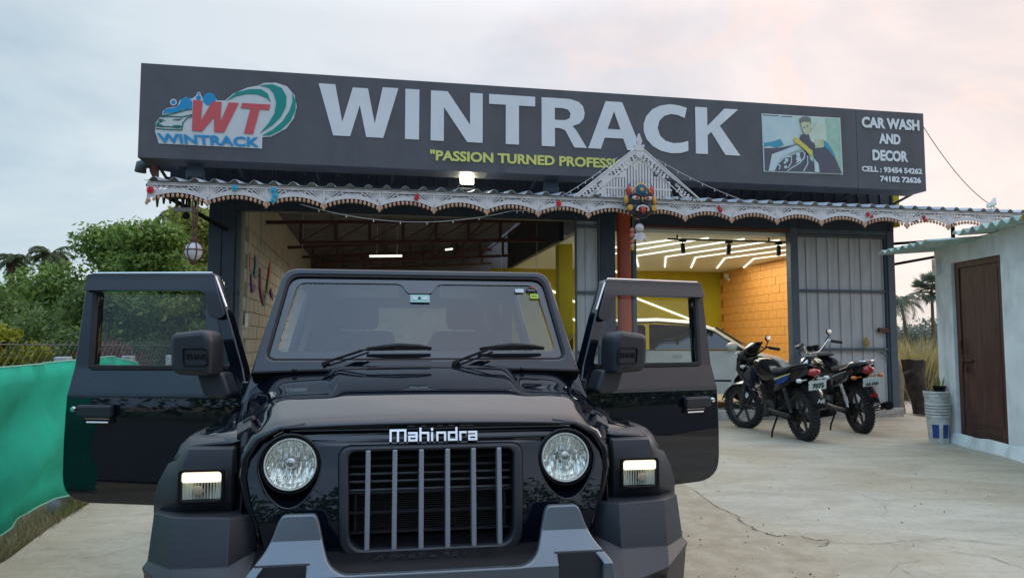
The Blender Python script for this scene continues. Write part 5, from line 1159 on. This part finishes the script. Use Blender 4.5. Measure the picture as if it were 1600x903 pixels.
text_fit('sticker_lettering','PUC OK','plate_ink',WS,.602,.632,.494,.502,.010,ext=.0005).name='sticker_lettering'
# cowl and wipers
b=MB(); b.grid([[(x,.95,1.222-.02*abs(x)**2),(x,.99,1.212-.05*abs(x)**2),(x,1.04,1.19-.05*abs(x)**2)] for x in [(-.80+1.6*i/16) for i in range(17)]]); b.obj('cowl','matte_black',car,solid=.01)
for x0,x1,x2,x3 in ((-.473,-.285,-.27,.055),(.155,.33,.30,.635)):
    wp=MB(); wp.tube([(x0,.955,1.235),(x0+.03,.96,1.255)],.014,8); wp.rod((x0,.955,1.25),(x1,1.0,1.312),.020,.012); wp.rod((x1,1.0,1.312),((x2+x3)/2,1.025,1.333),.012,.008); wp=wp.obj('wiper','matte_black',car,bev=.003)
    b=MB(); b.tube([(x2,1.038,1.322),(x2+.09,1.028,1.331),((x2+x3)/2,1.024,1.336),(x3-.06,1.028,1.332),(x3,1.038,1.324)],[.004,.009,.013,.009,.004],6); b.rod((x2,1.05,1.316),(x3,1.05,1.318),.008,.014); b.obj('wiper_blade','rubber',wp)
    b=MB(); b.rod((x0+.03,.955,1.238),(x1+.03,1.005,1.302),.010,.008); b.obj('wiper_link','matte_black',wp)
b=MB()
for x in (-.60,-.30,.22,.50): b.ell((x,.93,1.222),(.013,.016,.010),8,6)
b.obj('washer_nozzles','dark_plastic',car)
# --- tub, roof, cabin
b=MB(); b.b2((-.80,1.0,.50),(.80,3.25,.56)); b.obj('floor_pan','matte_black',car)
b=MB(); b.grid([[(x*(.70+.012*math.cos(y)),y,1.700+.012*math.cos(x*1.3)-(.02 if abs(x)==1 else 0)) for x in (-1,-.9,-.5,0,.5,.9,1)] for y in (1.29,1.4,2,2.6,3.15,3.22)]); b.obj('roof','dark_plastic',car,smooth=60,solid=.03)
for s in (-1,1):
    pts=[(2.06,.52),(3.24,.52),(3.24,1.14),(3.18,1.74),(2.14,1.74),(2.08,1.14)]; hole=[(2.22,1.20),(3.05,1.20),(3.02,1.64),(2.27,1.64)]
    o=plate('side_panel',[pts,roundpoly(hole,.04)],'black_paint',car,y=0,th=.05,bev=.01); o.rotation_euler=(0,0,R(90)); 
    me=o.data
    for v in me.vertices: v.co.y= v.co.y+(-s*.80 if v.co.z<1.16 else -s*(.80-.16*(v.co.z-1.16)/.58*1.0))
    q=MB(); q.add([(s*.765,2.22,1.20),(s*.765,3.05,1.20),(s*.68,3.02,1.64),(s*.68,2.27,1.64)],[(0,1,2,3)]); q.obj('side_window','window_glass',car)
    b=MB(); b.rod((s*.795,1.10,1.16),(s*.665,1.33,1.69),.05,.05); b.rod((s*.66,1.32,1.69),(s*.66,2.1,1.70),.05,.04); b.rod((s*.84,1.02,.52),(s*.84,1.06,1.16),.04,.05); b.b2((s*.78,1.05,.50),(s*.84,2.08,.58)); b.obj('door_aperture','black_paint',car,bev=.006)
    b=MB(); b.rod((s*.60,2.05,1.68),(s*.60,2.05,.60),.06,.05); b.rod((s*.60,1.40,1.66),(s*.60,2.05,1.68),.05,.05); b.rod((s*.60,2.05,1.65),(s*.66,2.08,.85),.045,.006); b.obj('roll_bar','cabin',car)
o=plate('tail_panel',[[(-.80,.5),(.80,.5),(.80,1.15),(.70,1.74),(-.70,1.74),(-.80,1.15)],roundpoly([(-.56,1.22),(.56,1.22),(.50,1.62),(-.50,1.62)],.05)],'black_paint',car,y=3.22,th=.05,bev=.01)
q=MB(); q.add([(-.56,3.2,1.22),(.56,3.2,1.22),(.50,3.2,1.62),(-.50,3.2,1.62)],[(0,1,2,3)]); q.obj('rear_window','window_glass',car)
b=MB(); b.grid([[(x,y,z) for x in (-.74,-.4,0,.4,.74)] for y,z in ((1.10,1.20),(1.25,1.235),(1.42,1.23),(1.50,1.17),(1.52,.90))]); b.obj('dashboard','cabin',car,smooth=60,solid=.01)
b=MB(); b.tube([(-.36+.185*math.cos(a),1.66+.06*math.sin(a),1.22+.17*math.sin(a)) for a in [2*PI*i/28 for i in range(29)]],.014,8); b.tube([(-.36,1.50,1.18),(-.36,1.66,1.22)],.03,8); b.rod((-.52,1.655,1.22),(-.20,1.655,1.22),.02,.05); b.obj('steering_wheel','seat_fabric',car,smooth=60)
for x in (-.36,.36):
    t=MB(); t.box((x,1.98,.84),(.50,.50,.16)); t=t.obj('seat','seat_fabric',car,bev=.05)
    b=MB(); b.box((x,2.24,1.14),(.48,.13,.58),(R(-12),0,0)); b.obj('backrest','seat_fabric',t,bev=.05)
    b=MB(); b.box((x,2.33,1.52),(.27,.10,.17),(R(-8),0,0)); b.obj('headrest','seat_fabric',t,bev=.045)
    b=MB(); b.tube([(x-.06,2.32,1.38),(x-.06,2.32,1.47)],.007,6); b.tube([(x+.06,2.32,1.38),(x+.06,2.32,1.47)],.007,6); b.obj('headrest_post','bright_metal',t)
for x in (-.38,.38):
    b=MB(); b.box((x,2.95,1.18),(.5,.12,.40)); b.obj('rear_seat','seat_fabric',car,bev=.05)
b=MB(); b.box((.0,1.30,1.615),(.22,.03,.065)); b.tube([(0,1.30,1.64),(0,1.33,1.68)],.01,6); b.obj('rear_view_mirror','matte_black',car,bev=.01)
# --- doors
def dyf(z):
    if z<.62: return .02*(.62-z)/.07
    if z<1.088: return -.008*math.sin(PI*(z-.62)/.47)
    if z<1.225: return .050*(z-1.088)/.137
    return .050+.065*(z-1.225)/.475
cutz=[.60,.70,.85,.98,1.075,1.088,1.10,1.16,1.215,1.225,1.24,1.34,1.46,1.58]
for sx,hx,rz in ((-1,-.835,R(-15.5)),(1,.835,R(18))):
    T=lambda pts: [(sx*x,z) for x,z in pts]
    out=roundpoly([(.205,1.705),(.905,1.705),(.950,1.16),(.955,.555),(.10,.545),(.03,.62),(.0,1.09),(.122,1.47)],[.03,.03,.05,.14,.04,.05,.03,.03],6)
    win=roundpoly([(.248,1.615),(.848,1.615),(.852,1.226),(.115,1.226),(.200,1.49)],[.02,.012,.012,.03,.03],4)
    d=plate('door',[T(out),T(win)],'black_paint',car,y=.035,th=.07,bev=.008,cuts=cutz,dy=dyf,loc=(hx,1.08,0),rot=(0,0,rz),smooth=30)
    q=MB(); q.add([(sx*.11,dyf(1.226)+.03,1.226),(sx*.86,dyf(1.226)+.03,1.226),(sx*.86,dyf(1.62)+.03,1.62),(sx*.245,dyf(1.62)+.03,1.62)],[(0,1,2,3)]); q.obj('window_glass','window_glass',d)
    v=roundpoly([(.130,1.485),(.205,1.700),(.897,1.706),(.905,1.617),(.275,1.613),(.235,1.592),(.222,1.50),(.205,1.475),(.160,1.468)],[.02,.01,.008,.004,.02,.02,.02,.015,.015],4)
    vz=plate('rain_visor',[T(v)],'dark_plastic',d,y=-.012,th=.010,bev=.003,cuts=(1.50,1.60,1.62,1.66,1.69),dy=lambda z: dyf(z)+(-.012+ .020*smoothstep(1.60,1.70,z)),smooth=30)
    b=MB(); b.tube([(sx*.225,.128,1.708),(sx*.88,.128,1.712)],.005,6); b.tube([(sx*.198,.11,1.685),(sx*.138,.09,1.53)],.005,6); b.obj('drip_edge_gleam','bright_metal',d)  # bright metal stands in for the gleam along the rounded door edge
    b=MB(); b.b2((sx*.868,.03+.05,1.22),(sx*.846,.02+.10,1.62)); 
    for p in range(0): pass
    for vtx in range(len(b.v)): x,y,z=b.v[vtx]; b.v[vtx]=(x,dyf(z)-.002+(.02 if y>.1 else 0),z)
    b.obj('window_channel','rubber',d)
    b=MB(); b.b2((sx*.12,dyf(1.225)-.012,1.212),(sx*.852,dyf(1.225)+.02,1.236)); b.obj('belt_seal','rubber',d,bev=.004)
    b=MB(); b.box((sx*.772,-.028,1.012),(.185,.036,.062)); hn=b.obj('handle','dark_plastic',d,bev=.012)
    b=MB(); b.box((sx*.762,-.010,.966),(.155,.018,.030)); b.obj('handle_recess','matte_black',hn,bev=.006); b=MB(); b.tube([(sx*.705,-.022,.957),(sx*.82,-.022,.957)],.005,6); b.tube([(sx*.70,-.022,.975),(sx*.83,-.022,.975)],.003,6); b.obj('handle_lip','bright_metal',hn)
    b=MB(); b.lathe([(0,.012),(.012,.011),(.016,.004),(.016,-.004)],(sx*.905,-.005,1.018),'Y',18); b.obj('lock','chrome',d,smooth=50)
    # inner trim
    b=MB(); b.b2((sx*.06,.075,.60),(sx*.90,.10,1.07)); b.obj('door_lining','cabin',d,bev=.01)
    # mirror
    mr_=plate('door_mirror',[T(roundpoly([(.095,1.190),(.085,1.370),(.115,1.412),(.280,1.395),(.292,1.35),(.292,1.235),(.270,1.200)],[.02,.04,.03,.055,.03,.035,.03],7))],'dark_plastic',d,y=-.11,th=.15,bev=.028)
    plate('mirror_boss',[T(rrect(.095,1.240,.222,1.325,.014)),T(rrect(.101,1.246,.216,1.319,.010))],'matte_black',d,y=-.188,th=.010,bev=.003)
    me=text_mesh('THAR',.034,.003,.0012,'CENTER'); 
    for vv in me.vertices: vv.co.x=vv.co.x*1.15+sx*.158; vv.co.z+=1.272; vv.co.y+=-.186
    link('mirror_lettering',me,'matte_black',d)
    plate('mirror_arm',[T(roundpoly([(.045,1.10),(.085,1.21),(.215,1.20),(.185,1.10),(.15,1.085),(.07,1.08)],.02))],'dark_plastic',d,y=-.035,th=.11,bev=.015)
    b=MB()
    for z in (.75,1.0): b.box((sx*.0,.0,z),(.05,.05,.06))
    b.obj('hinges','matte_black',d,bev=.008)
# the doors' upper frames rake a little away from the hinge
for o in list(bpy.data.objects):
    if o.type=='MESH' and (o.name.startswith('door') and o.parent==car and 'aperture' not in o.name):
        sx=-1 if o.location.x<0 else 1
        for q in [o]+[c for c in o.children_recursive if c.type=='MESH']:
            for v in q.data.vertices: v.co.x+=sx*.075*max(0,v.co.z-1.12)
# --- wheels
for (x,y) in ((-.76,.56),(.76,.56),(-.76,2.85),(.76,2.85)):
    wr=empty('wheel',(x,y,.395),parent=car); t=MB(); t.lathe([(.23,-.10),(.33,-.13),(.38,-.12),(.395,-.08),(.397,0),(.395,.08),(.38,.12),(.33,.13),(.23,.10)],n=40)
    for k in range(30):
        a=2*PI*k/30
        for s in (-1,0,1): t.box(((.398)*math.cos(a+.05*s),(.398)*math.sin(a+.05*s),s*.08),(.02,.05,.065),(0,0,a))
    me=t.mesh('tyre'); me.transform(Matrix.Rotation(R(90),4,'Y')); link('tyre',me,'rubber',wr,smooth=50)
    t=MB(); t.lathe([(.23,-.08),(.22,.02),(.06,.06),(0,.06)],n=32); 
    for k in range(6): a=2*PI*k/6; t.rod((.05*math.cos(a),.05*math.sin(a),.08),(.22*math.cos(a),.22*math.sin(a),.09),.06,.03)
    me=t.mesh('rim'); me.transform(Matrix.Rotation(R(90 if x>0 else -90),4,'Y')); link('rim',me,'grille_silver',wr,smooth=50)
b=MB(); b.b2((-.45,.15,.35),(.45,3.1,.50)); b.tube([(-.7,.56,.395),(.7,.56,.395)],.05,8); b.tube([(-.7,2.85,.395),(.7,2.85,.395)],.05,8); b.obj('chassis','matte_black',car)
# ------------------------------------------------------------ motorcycles
def wheel(b_parts,root,x,y,z,r,w,name='wheel',rim='engine_grey',steer=0):
    wr=empty(name,(x,y,z),steer,parent=root)
    t=MB(); n=36; prof=[(r-.075,-w*.40),(r-.05,-w*.52),(r-.022,-w*.46),(r-.006,-w*.28),(r,0),(r-.006,w*.28),(r-.022,w*.46),(r-.05,w*.52),(r-.075,w*.40)]
    t.lathe([(p,h) for p,h in prof],n=n); 
    for k in range(44):
        a=2*PI*k/44; 
        for s in (-1,1):
            c=((r-.004)*math.cos(a+.03*s),(r-.004)*math.sin(a+.03*s),s*w*.22); t.box(c,(.012,.022,w*.34),(0,0,a+.35*s))
    me=t.mesh('tyre'); me.transform(Matrix.Rotation(R(90),4,'X')); link('tyre',me,'rubber',wr,smooth=50)
    t=MB(); t.lathe([(r-.078,-w*.36),(r-.098,-w*.28),(r-.10,0),(r-.098,w*.28),(r-.078,w*.36),(r-.086,0),(r-.078,-w*.36)],n=n); t.lathe([(.035,-.06),(.045,-.05),(.045,.05),(.035,.06)],n=14,cap=True)
    for k in range(6):
        a=2*PI*k/6; p=Vector((math.cos(a),math.sin(a),0)); q=Vector((math.cos(a+.22),math.sin(a+.22),0)); t.rod(p*.035,q*(r-.09),.03,.022)
    me=t.mesh('rim'); me.transform(Matrix.Rotation(R(90),4,'X')); link('rim',me,rim,wr,smooth=40)
    return wr
def motorcycle(name,loc,heading,steer,label,kind):
    S=1.06; root=empty(name,loc,heading,label,'motorcycle','motorcycles parked before the shop'); root.scale=(S,S,S); root.rotation_euler=(R(-7 if True else 0)*0,0,heading)
    lean=R(-6); root.rotation_euler=(-lean*-1,0,heading)  # rests on its side stand (leans left)
    A=kind=='sport'
    P_=lambda n,m,b,**k: b.obj(n,m,root,**k)
    wheel(None,root,0,0,.30,.305,.115); 
    # steering assembly
    st=empty('front_fork',(1.08,0,.86),steer,parent=root)
    b=MB()
    for s in (-1,1): b.tube([(-.02,s*.09,.08),(.20,s*.09,-.52)],.021,10); b.tube([(.10,s*.09,-.24),(.215,s*.09,-.57)],.03,10)
    b.box((0,0,.07),(.07,.24,.03)); b.box((.045,0,-.10),(.07,.24,.03)); b.obj('fork_legs','engine_grey',st,smooth=50)
    wl=wheel(None,st,.235,0,-.56,.30,.09,'wheel')
    b=MB(); rows=[]
    for i in range(13):
        a=R(20+i*12.5); rr=.325; rows.append([(.235+rr*math.cos(a)-(.0),y_,-.56+rr*math.sin(a)-abs(y_)*.5) for y_ in (-.065,-.045,0,.045,.065)])
    b.grid(rows); b.obj('mudguard','bike_black' if A else 'chrome',st,smooth=80,solid=.006)
    b=MB(); b.tube([(-.10,.36,.15),(-.06,.24,.19),(-.02,.10,.12),(-.02,-.10,.12),(-.06,-.24,.19),(-.10,-.36,.15)] if A else [(-.12,.37,.24),(-.04,.26,.29),(0,.10,.13),(0,-.10,.13),(-.04,-.26,.29),(-.12,-.37,.24)],.012,8); hb=b.obj('handlebar','chrome' if not A else 'matte_black',st,smooth=60)
    for s in (-1,1):
        z=.15 if A else .24; x=-.10 if A else -.12
        b=MB(); b.tube([(x+.03,s*.27,z+.025),(x-.02,s*.41,z-.012)],.021,10); b.obj('grip','rubber',hb,smooth=60)
        b=MB(); b.tube([(x+.10,s*.24,z+.03),(x+.07,s*.38,z+.01)],.007,6); b.obj('lever','bright_metal',hb,smooth=60)
    mr_=MB(); z=.17 if A else .27; mr_.tube([(-.03,-.22,z),(-.03,-.27,z+.04),(-.05,-.29,z+.09)],.007,6); mr_=mr_.obj('mirror','matte_black',st,smooth=60)
    b=MB(); b.ell((-.045,-.29,z+.125),(.020,.050,.042),14,10); b.obj('mirror_shell','matte_black',mr_,smooth=80)
    b=MB(); me=b.ell((-.060,-.29,z+.125),(.008,.043,.036),14,10).obj('mirror_glass','chrome',mr_,smooth=80)
    if A:
        b=MB(); rows=[]
        for i,(x,z,wd) in enumerate([(.0,.27,.07),(.10,.20,.13),(.20,.08,.17),(.24,-.06,.17),(.21,-.18,.13),(.12,-.28,.07)]):
            rows.append([(x-.14*(1-math.cos(R(a)))-.0,wd*math.sin(R(a)),z) for a in range(-90,91,20)])
        b.grid(rows); b.obj('headlamp_cowl','bike_black',st,smooth=80,solid=.006)
        b=MB(); b.ell((.16,0,-.05),(.06,.085,.06),12,8); b.obj('headlamp','bright_metal',st,smooth=80)
        b=MB(); b.box((-.02,0,.19),(.05,.16,.09),(0,-.5,0)); b.obj('instruments','matte_black',st,bev=.012)
    else:
        b=MB(); b.lathe([(.02,-.10),(.075,-.06),(.092,0),(.095,.03),(.09,.04)],(.14,0,-.02),'X',18,True); b.obj('headlamp','chrome',st,smooth=50)
        for s in (-1,1):
            b=MB(); b.lathe([(.01,-.05),(.042,-.03),(.046,.02),(.04,.03)],(.0,s*.055,.20),'Z',14,True); b.obj('gauge','matte_black',st,smooth=50)
    for s in (-1,1):
        b=MB(); b.tube([(.04,s*.09,-.02),(.03,s*.16,-.02)],.008,5); b.ell((.03,s*.19,-.02),(.035,.03,.022),8,6); b.obj('indicator','orange_lens' if not A else 'white_trim',st,smooth=80)
    b=MB()
    for s in (-1,1): b.tube([(-.02,s*.20,.20),(.10,s*.17,.16),(.13,s*.06,.02),(.05,s*.03,-.16)],.005,5)
    b.tube([(-.02,-.22,.20),(.14,-.20,.08),(.20,-.10,-.35),(.22,-.08,-.52)],.005,5); b.obj('cables','rubber',st)['kind']='stuff'
    # frame and engine
    b=MB(); 
    b.tube([(1.04,0,.86),(.85,0,.60),(.78,0,.28),(.45,0,.24)],.025,8); b.tube([(1.02,0,.90),(.55,0,.72),(.30,0,.70)],.028,8)
    for s in (-1,1): b.tube([(.45,s*.09,.26),(.36,s*.11,.5),(.28,s*.11,.72),(-.24,s*.10,.78)],.016,8); b.tube([(.42,s*.10,.32),(0,s*.09,.30)],.022,8); b.tube([(.28,s*.11,.55),(-.18,s*.10,.74)],.012,6)
    P_('frame','matte_black',b,smooth=60)
    b=MB(); b.box((.60,0,.34),(.30,.20,.20)); b.tube([(.68,0,.42),(.76,0,.62)],.085,10)
    for k in range(7): b.box((.69+.013*k,0,.44+.027*k),(.20,.19,.009),(0,.42,0))
    b.lathe([(.10,0),(.10,.03),(.06,.05)],(.56,-.10,.34),'Y',18); b.lathe([(.10,0),(.10,-.03),(.06,-.05)],(.52,.10,.34),'Y',18,True); b.box((.42,0,.52),(.16,.13,.16)); P_('engine','engine_grey',b,bev=.01)
    b=MB(); b.tube([(.80,-.04,.55),(.88,-.06,.42),(.80,-.11,.22),(.55,-.14,.20),(.30,-.15,.22)],.019,8); b.tube([(.30,-.15,.22),(.15,-.17,.25),(-.32,-.19,.34),(-.34,-.19,.345)],[.025,.045,.05,.035],14); P_('exhaust','matte_black' if A else 'chrome',b,smooth=60)
    if not A:
        b=MB(); b.tube([(-.28,-.19,.335),(-.38,-.195,.355)],[.052,.05],14); P_('muffler_end','matte_black',b,smooth=60)
    b=MB(); b.box((.40,0,.60),(.34,.20,.20)); b.box((.60,0,.62),(.30,.15,.14)); b.box((.20,0,.60),(.2,.16,.22)); P_('air_box','matte_black',b,bev=.03)
    b=MB(); b.tube([(.02,.155,.30),(.30,.155,.31),(.50,.15,.33)],.028,8); b.box((.52,.125,.33),(.16,.05,.15)); P_('crankcase_cover','engine_grey',b,bev=.02)
    # tank
    b=MB(); rows=[]
    for x,wd,zt_,zb in [(.40,.07,.78,.70),(.48,.10,.84,.66),(.62,.145,.92,.64),(.78,.155,.955,.66),(.92,.13,.95,.70),(1.0,.08,.91,.76),(1.03,.03,.87,.80)]:
        zc_=(zt_+zb)/2; hh=(zt_-zb)/2; rows.append([(x,wd*math.copysign(abs(math.sin(a))**.75,math.sin(a)),zc_+hh*math.copysign(abs(math.cos(a))**.8,math.cos(a))) for a in [2*PI*i/16 for i in range(17)]])
    b.grid(rows); tk=P_('fuel_tank','bike_black',b,smooth=80)
    if A:
        for s in (-1,1):
            b=MB(); b.add([(.98,s*.13,.88),(1.08,s*.16,.74),(1.0,s*.17,.60),(.84,s*.165,.58),(.70,s*.16,.66),(.80,s*.165,.80)],[(0,1,2,3,4,5)]); P_('tank_shroud','bike_blue',b,solid=.015)
    else:
        b=MB(); b.ell((.72,0,.965),(.16,.10,.025),14,8); P_('tank_cover','seat_fabric',b,smooth=80)
        b=MB(); b.box((1.0,-.12,.72),(.05,.04,.14)); P_('crash_block','matte_black',b,bev=.01)
    # seat and tail
    b=MB(); rows=[]
    for x,wd,z,th2 in [(.46,.07,.80,.03),(.36,.115,.79,.04),(.18,.13,.79,.05),(.05,.125,.815,.055),(-.12,.115,.84,.05),(-.24,.085,.855,.035),(-.29,.04,.85,.02)]:
        rows.append([(x,wd*math.sin(a),z+th2*math.copysign(abs(math.cos(a))**.5,math.cos(a))) for a in [2*PI*i/12 for i in range(13)]])
    b.grid(rows); P_('seat','seat_fabric',b,smooth=80)
    for s in (-1,1):
        b=MB(); b.add([(.42,s*.12,.74),(.20,s*.135,.76),(-.10,s*.13,.80),(-.36,s*.07,.86),(-.38,s*.06,.80),(-.12,s*.13,.70),(.16,s*.135,.60),(.36,s*.125,.56)],[(0,1,2,3,4,5,6,7)]); pnl=P_('side_panel','bike_black',b,solid=.02)
        b=MB(); b.add([(.26,s*.150,.70),(-.10,s*.147,.775),(-.02,s*.149,.71),(.20,s*.151,.64)],[(0,1,2,3)]); b.obj('stripe','bike_blue2' if A else 'engine_grey',pnl,solid=.003)
        b=MB(); b.add([(.28,s*.154,.72),(-.12,s*.150,.80),(-.10,s*.150,.785),(.27,s*.154,.70)],[(0,1,2,3)]); b.obj('stripe','decal_cream' if A else 'bright_metal',pnl,solid=.003)
        b=MB(); b.tube([(.02,s*.12,.33),(.10,s*.13,.62)],.022,8); 
        for k in range(9): b.lathe([(.02,0),(.034,.008),(.02,.016)],(.035+.0075*k,s*(.121+.001*k),.38+.026*k),'Z',10)
        P_('shock_absorber','engine_grey' if A else 'chrome',b,smooth=50)
    b=MB(); rows=[]
    for i,(x,z,wd) in enumerate([(.14,.64,.06),(0,.69,.07),(-.14,.69,.075),(-.28,.66,.075),(-.36,.58,.07),(-.42,.48,.065),(-.44,.42,.06)]): rows.append([(x+abs(y_)*.3,y_,z-abs(y_)*.4) for y_ in (-wd,-wd*.7,0,wd*.7,wd)])
    b.grid(rows); P_('rear_mudguard','matte_black' ,b,smooth=80,solid=.006)
    b=MB(); b.ell((-.36,0,.80),(.05,.075,.045) if A else (.055,.075,.055),12,8); P_('tail_lamp','tail_red',b,smooth=60)
    pb=MB(); pb.box((-.405,0,.66),(.006,.21,.105),(0,-.25,0)); pb=P_('number_plate','plate_white',pb,bev=.002)
    for j,(tx,zz,sz) in enumerate([('7075',.632,.070)] if A else [('TN 28',.668,.048),('AA 4181',.622,.044)]):
        me=text_mesh(tx,sz,.001,.0025,'CENTER'); me.transform(Matrix.Rotation(R(-90),4,'Z')); me.transform(Matrix.Rotation(R(-14),4,'Y')); me.transform(Matrix.Translation((-.409-(zz-.66)*-.25+.0*j,0,zz))); link('plate_lettering',me,'plate_ink',pb)
    if not A:
        b=MB(); b.box((-.425,0,.50),(.012,.085,.035)); P_('rear_reflector','tail_red',b,bev=.003)
    else:
        me=text_mesh('Apj',.06,.001,.002,'CENTER'); me.transform(Matrix.Rotation(R(-90),4,'Z')); me.transform(Matrix.Rotation(R(-20),4,'Y')); me.transform(Matrix.Translation((-.432,0,.47))); link('mudguard_lettering',me,'plate_white',root)
    for s in (-1,1):
        b=MB(); b.tube([(-.30,s*.06,.72),(-.31,s*.13,.72)],.008,5); b.ell((-.32,s*.165,.72),(.04,.035,.025),10,6); P_('indicator','white_trim' if A else 'orange_lens',b,smooth=80)
    b=MB()
    for s in (-1,1):
        b.tube([(.10,s*.13,.80),(-.10,s*.14,.84),(-.22,s*.14,.89),(-.34,s*.10,.91),(-.40,s*.03,.91)] if not A else [(.0,s*.13,.82),(-.16,s*.13,.87),(-.30,s*.10,.89),(-.34,s*.03,.89)],.011,8)
    if not A: b.tube([(-.40,-.03,.91),(-.40,.03,.91)],.011,8); b.tube([(-.24,-.135,.90),(-.24,.135,.90)],.009,8); b.tube([(-.30,-.11,.905),(-.36,0,.905),(-.30,.11,.905)],.008,8)
    P_('grab_rail','chrome' if not A else 'matte_black',b,smooth=60)
    b=MB(); b.tube([(.40,.10,.26),(.34,.22,.10),(.30,.27,-.012)],.012,6); b.box((.295,.275,-.008),(.07,.04,.014)); P_('side_stand','matte_black',b,smooth=50)
    b=MB(); b.tube([(.50,.22,.27),(.50,-.22,.27)],.012,6); b.tube([(.50,.13,.27),(.50,.24,.27)],.022,8); b.tube([(.12,.13,.38),(.12,.22,.38)],.016,8); b.tube([(.35,.12,.33),(.10,.13,.385)],.012,6); P_('footpegs','rubber',b,smooth=50)
    b=MB(); b.lathe([(.02,0),(.085,.004),(.085,.01),(.02,.014)],(0,.085,.30),'Y',22); b.rod((.02,.09,.375),(.48,.09,.37),.01,.03); b.rod((.02,.09,.235),(.48,.09,.27),.01,.03); P_('chain_case','matte_black',b)
    return root
motorcycle('motorcycle',(3.60,9.18,zg(3.6,9.18)),R(90+8),R(26),'dark blue and black motorcycle parked nearer the black jeep, with a black headlamp cowl','sport')
motorcycle('motorcycle',(4.64,9.92,.155),R(90+2),R(22),'black motorcycle with chrome luggage rail and red tail lamp, right of the blue one','std')
# ------------------------------------------------------------ white hatchback inside the showroom
hc=empty('white_hatchback',(2.85,12.95,.285),R(-11),'white hatchback parked sideways inside the lit showroom','car')
prof=[(-1.9,.38),(-1.92,.62),(-1.86,.95),(-1.74,1.18),(-1.5,1.38),(-1.1,1.455),(-.3,1.47),(.3,1.42),(.62,1.30),(1.10,.98),(1.22,.92),(1.62,.83),(1.84,.72),(1.93,.55),(1.92,.34)]
def inset(z): return .0 if z<.55 else (.03 if z<.9 else .03+.36*(z-.9))
b=MB(); rows=[]
for x,z in prof:
    hw=.84-inset(z)-(0.10 if abs(x)>1.8 else 0.0); rows.append([(x,-hw,max(.3,z-.05)),(x,-hw*.9,z),(x,-hw*.5,z+.015),(x,0,z+.02),(x,hw*.5,z+.015),(x,hw*.9,z),(x,hw,max(.3,z-.05))])
b.grid(rows)
for s in (-1,1):
    # body side with wheel arches, following the profile
    cols=[]
    def topz(x):
        for (xa,za),(xb,zb) in zip(prof[1:-1],prof[2:]):
            if xa<=x<=xb: return za+(zb-za)*(x-xa)/max(1e-6,xb-xa)
        return .5
    for i in range(61):
        x=-1.9+3.82*i/60; lo=.24
        for cx in (-1.22,1.22):
            if abs(x-cx)<.37: lo=max(lo,.29+math.sqrt(.37**2-(x-cx)**2))
        tz=min(topz(x)-.05,.93); tz=max(tz,lo+.02); ex=(.10 if abs(x)>1.8 else 0)
        cols.append([(x,s*(.84-ex-(inset(lo+(tz-lo)*k/4) if k else 0.01)+(.012 if k in(1,2) else 0)),lo+(tz-lo)*k/4) for k in range(5)])
    b.grid(cols)
b.obj('body','white_car',hc,smooth=50)
for x in (-1.22,1.22): MB().b2((x-.40,-.70,.25),(x+.40,.70,.78)).obj('wheel_well','matte_black',hc)
MB().b2((-1.7,-.70,.28),(1.7,.70,.6)).obj('underbody','matte_black',hc)
def side(pts,s,off): return [(x,s*(.84-inset(z)+off),z) for x,z in pts]
for s in (-1,1):
    for nm,pts in [('window',[(-1.48,.97),(-.52,.95),(-.52,1.36),(-1.2,1.36),(-1.45,1.22)]),('window',[(-.44,.95),(.98,.96),(.62,1.22),(.38,1.33),(-.44,1.37)])]:
        c=MB(); c.add(side(pts,s,.004),[tuple(range(len(pts)))]); c.obj(nm,'dark_glass',hc,solid=.01)
    c=MB(); c.b2((-.06,s*.845,.83),(.08,s*.865,.86)); c.obj('handle','bright_metal',hc)
    c=MB(); c.ell((.86,s*.88,1.0),(.09,.08,.07),10,8); c.obj('mirror','white_car',hc,smooth=80)
    c=MB(); c.ell((1.72,s*.66,.68),(.17,.12,.09),10,8); c.obj('headlight','bright_metal',hc,smooth=80)
    c=MB(); c.tube([(-.9,s*.835,.45),(.85,s*.835,.45)],.02,6); c.obj('sill_trim','matte_black',hc)
c=MB(); c.add([(.64,-.56,1.30),(1.12,-.66,.985),(1.12,.66,.985),(.64,.56,1.30)],[(0,1,2,3)]); 
c.v=[(x+.01,y,z+.022) for x,y,z in c.v]; c.obj('windscreen','dark_glass',hc,solid=.01)
for x in (-1.22,1.22):
    for s in (-1,1):
        wr=empty('wheel',(x,s*.76,.29),parent=hc); t=MB(); t.lathe([(.19,-.09),(.27,-.10),(.29,-.06),(.29,.06),(.27,.10),(.19,.09)],n=28); me=t.mesh('tyre'); me.transform(Matrix.Rotation(R(90),4,'X')); link('tyre',me,'rubber',wr,smooth=50)
        t=MB(); t.lathe([(.19,-.05),(.18,.05),(0,.03)],n=28)
        for k in range(5): a=2*PI*k/5; t.rod((.03*math.cos(a),.03*math.sin(a),s*.08),(.18*math.cos(a),.18*math.sin(a),s*.08),.04,.02)
        me=t.mesh('rim'); me.transform(Matrix.Rotation(R(90),4,'X')); link('rim',me,'bright_metal',wr,smooth=50)
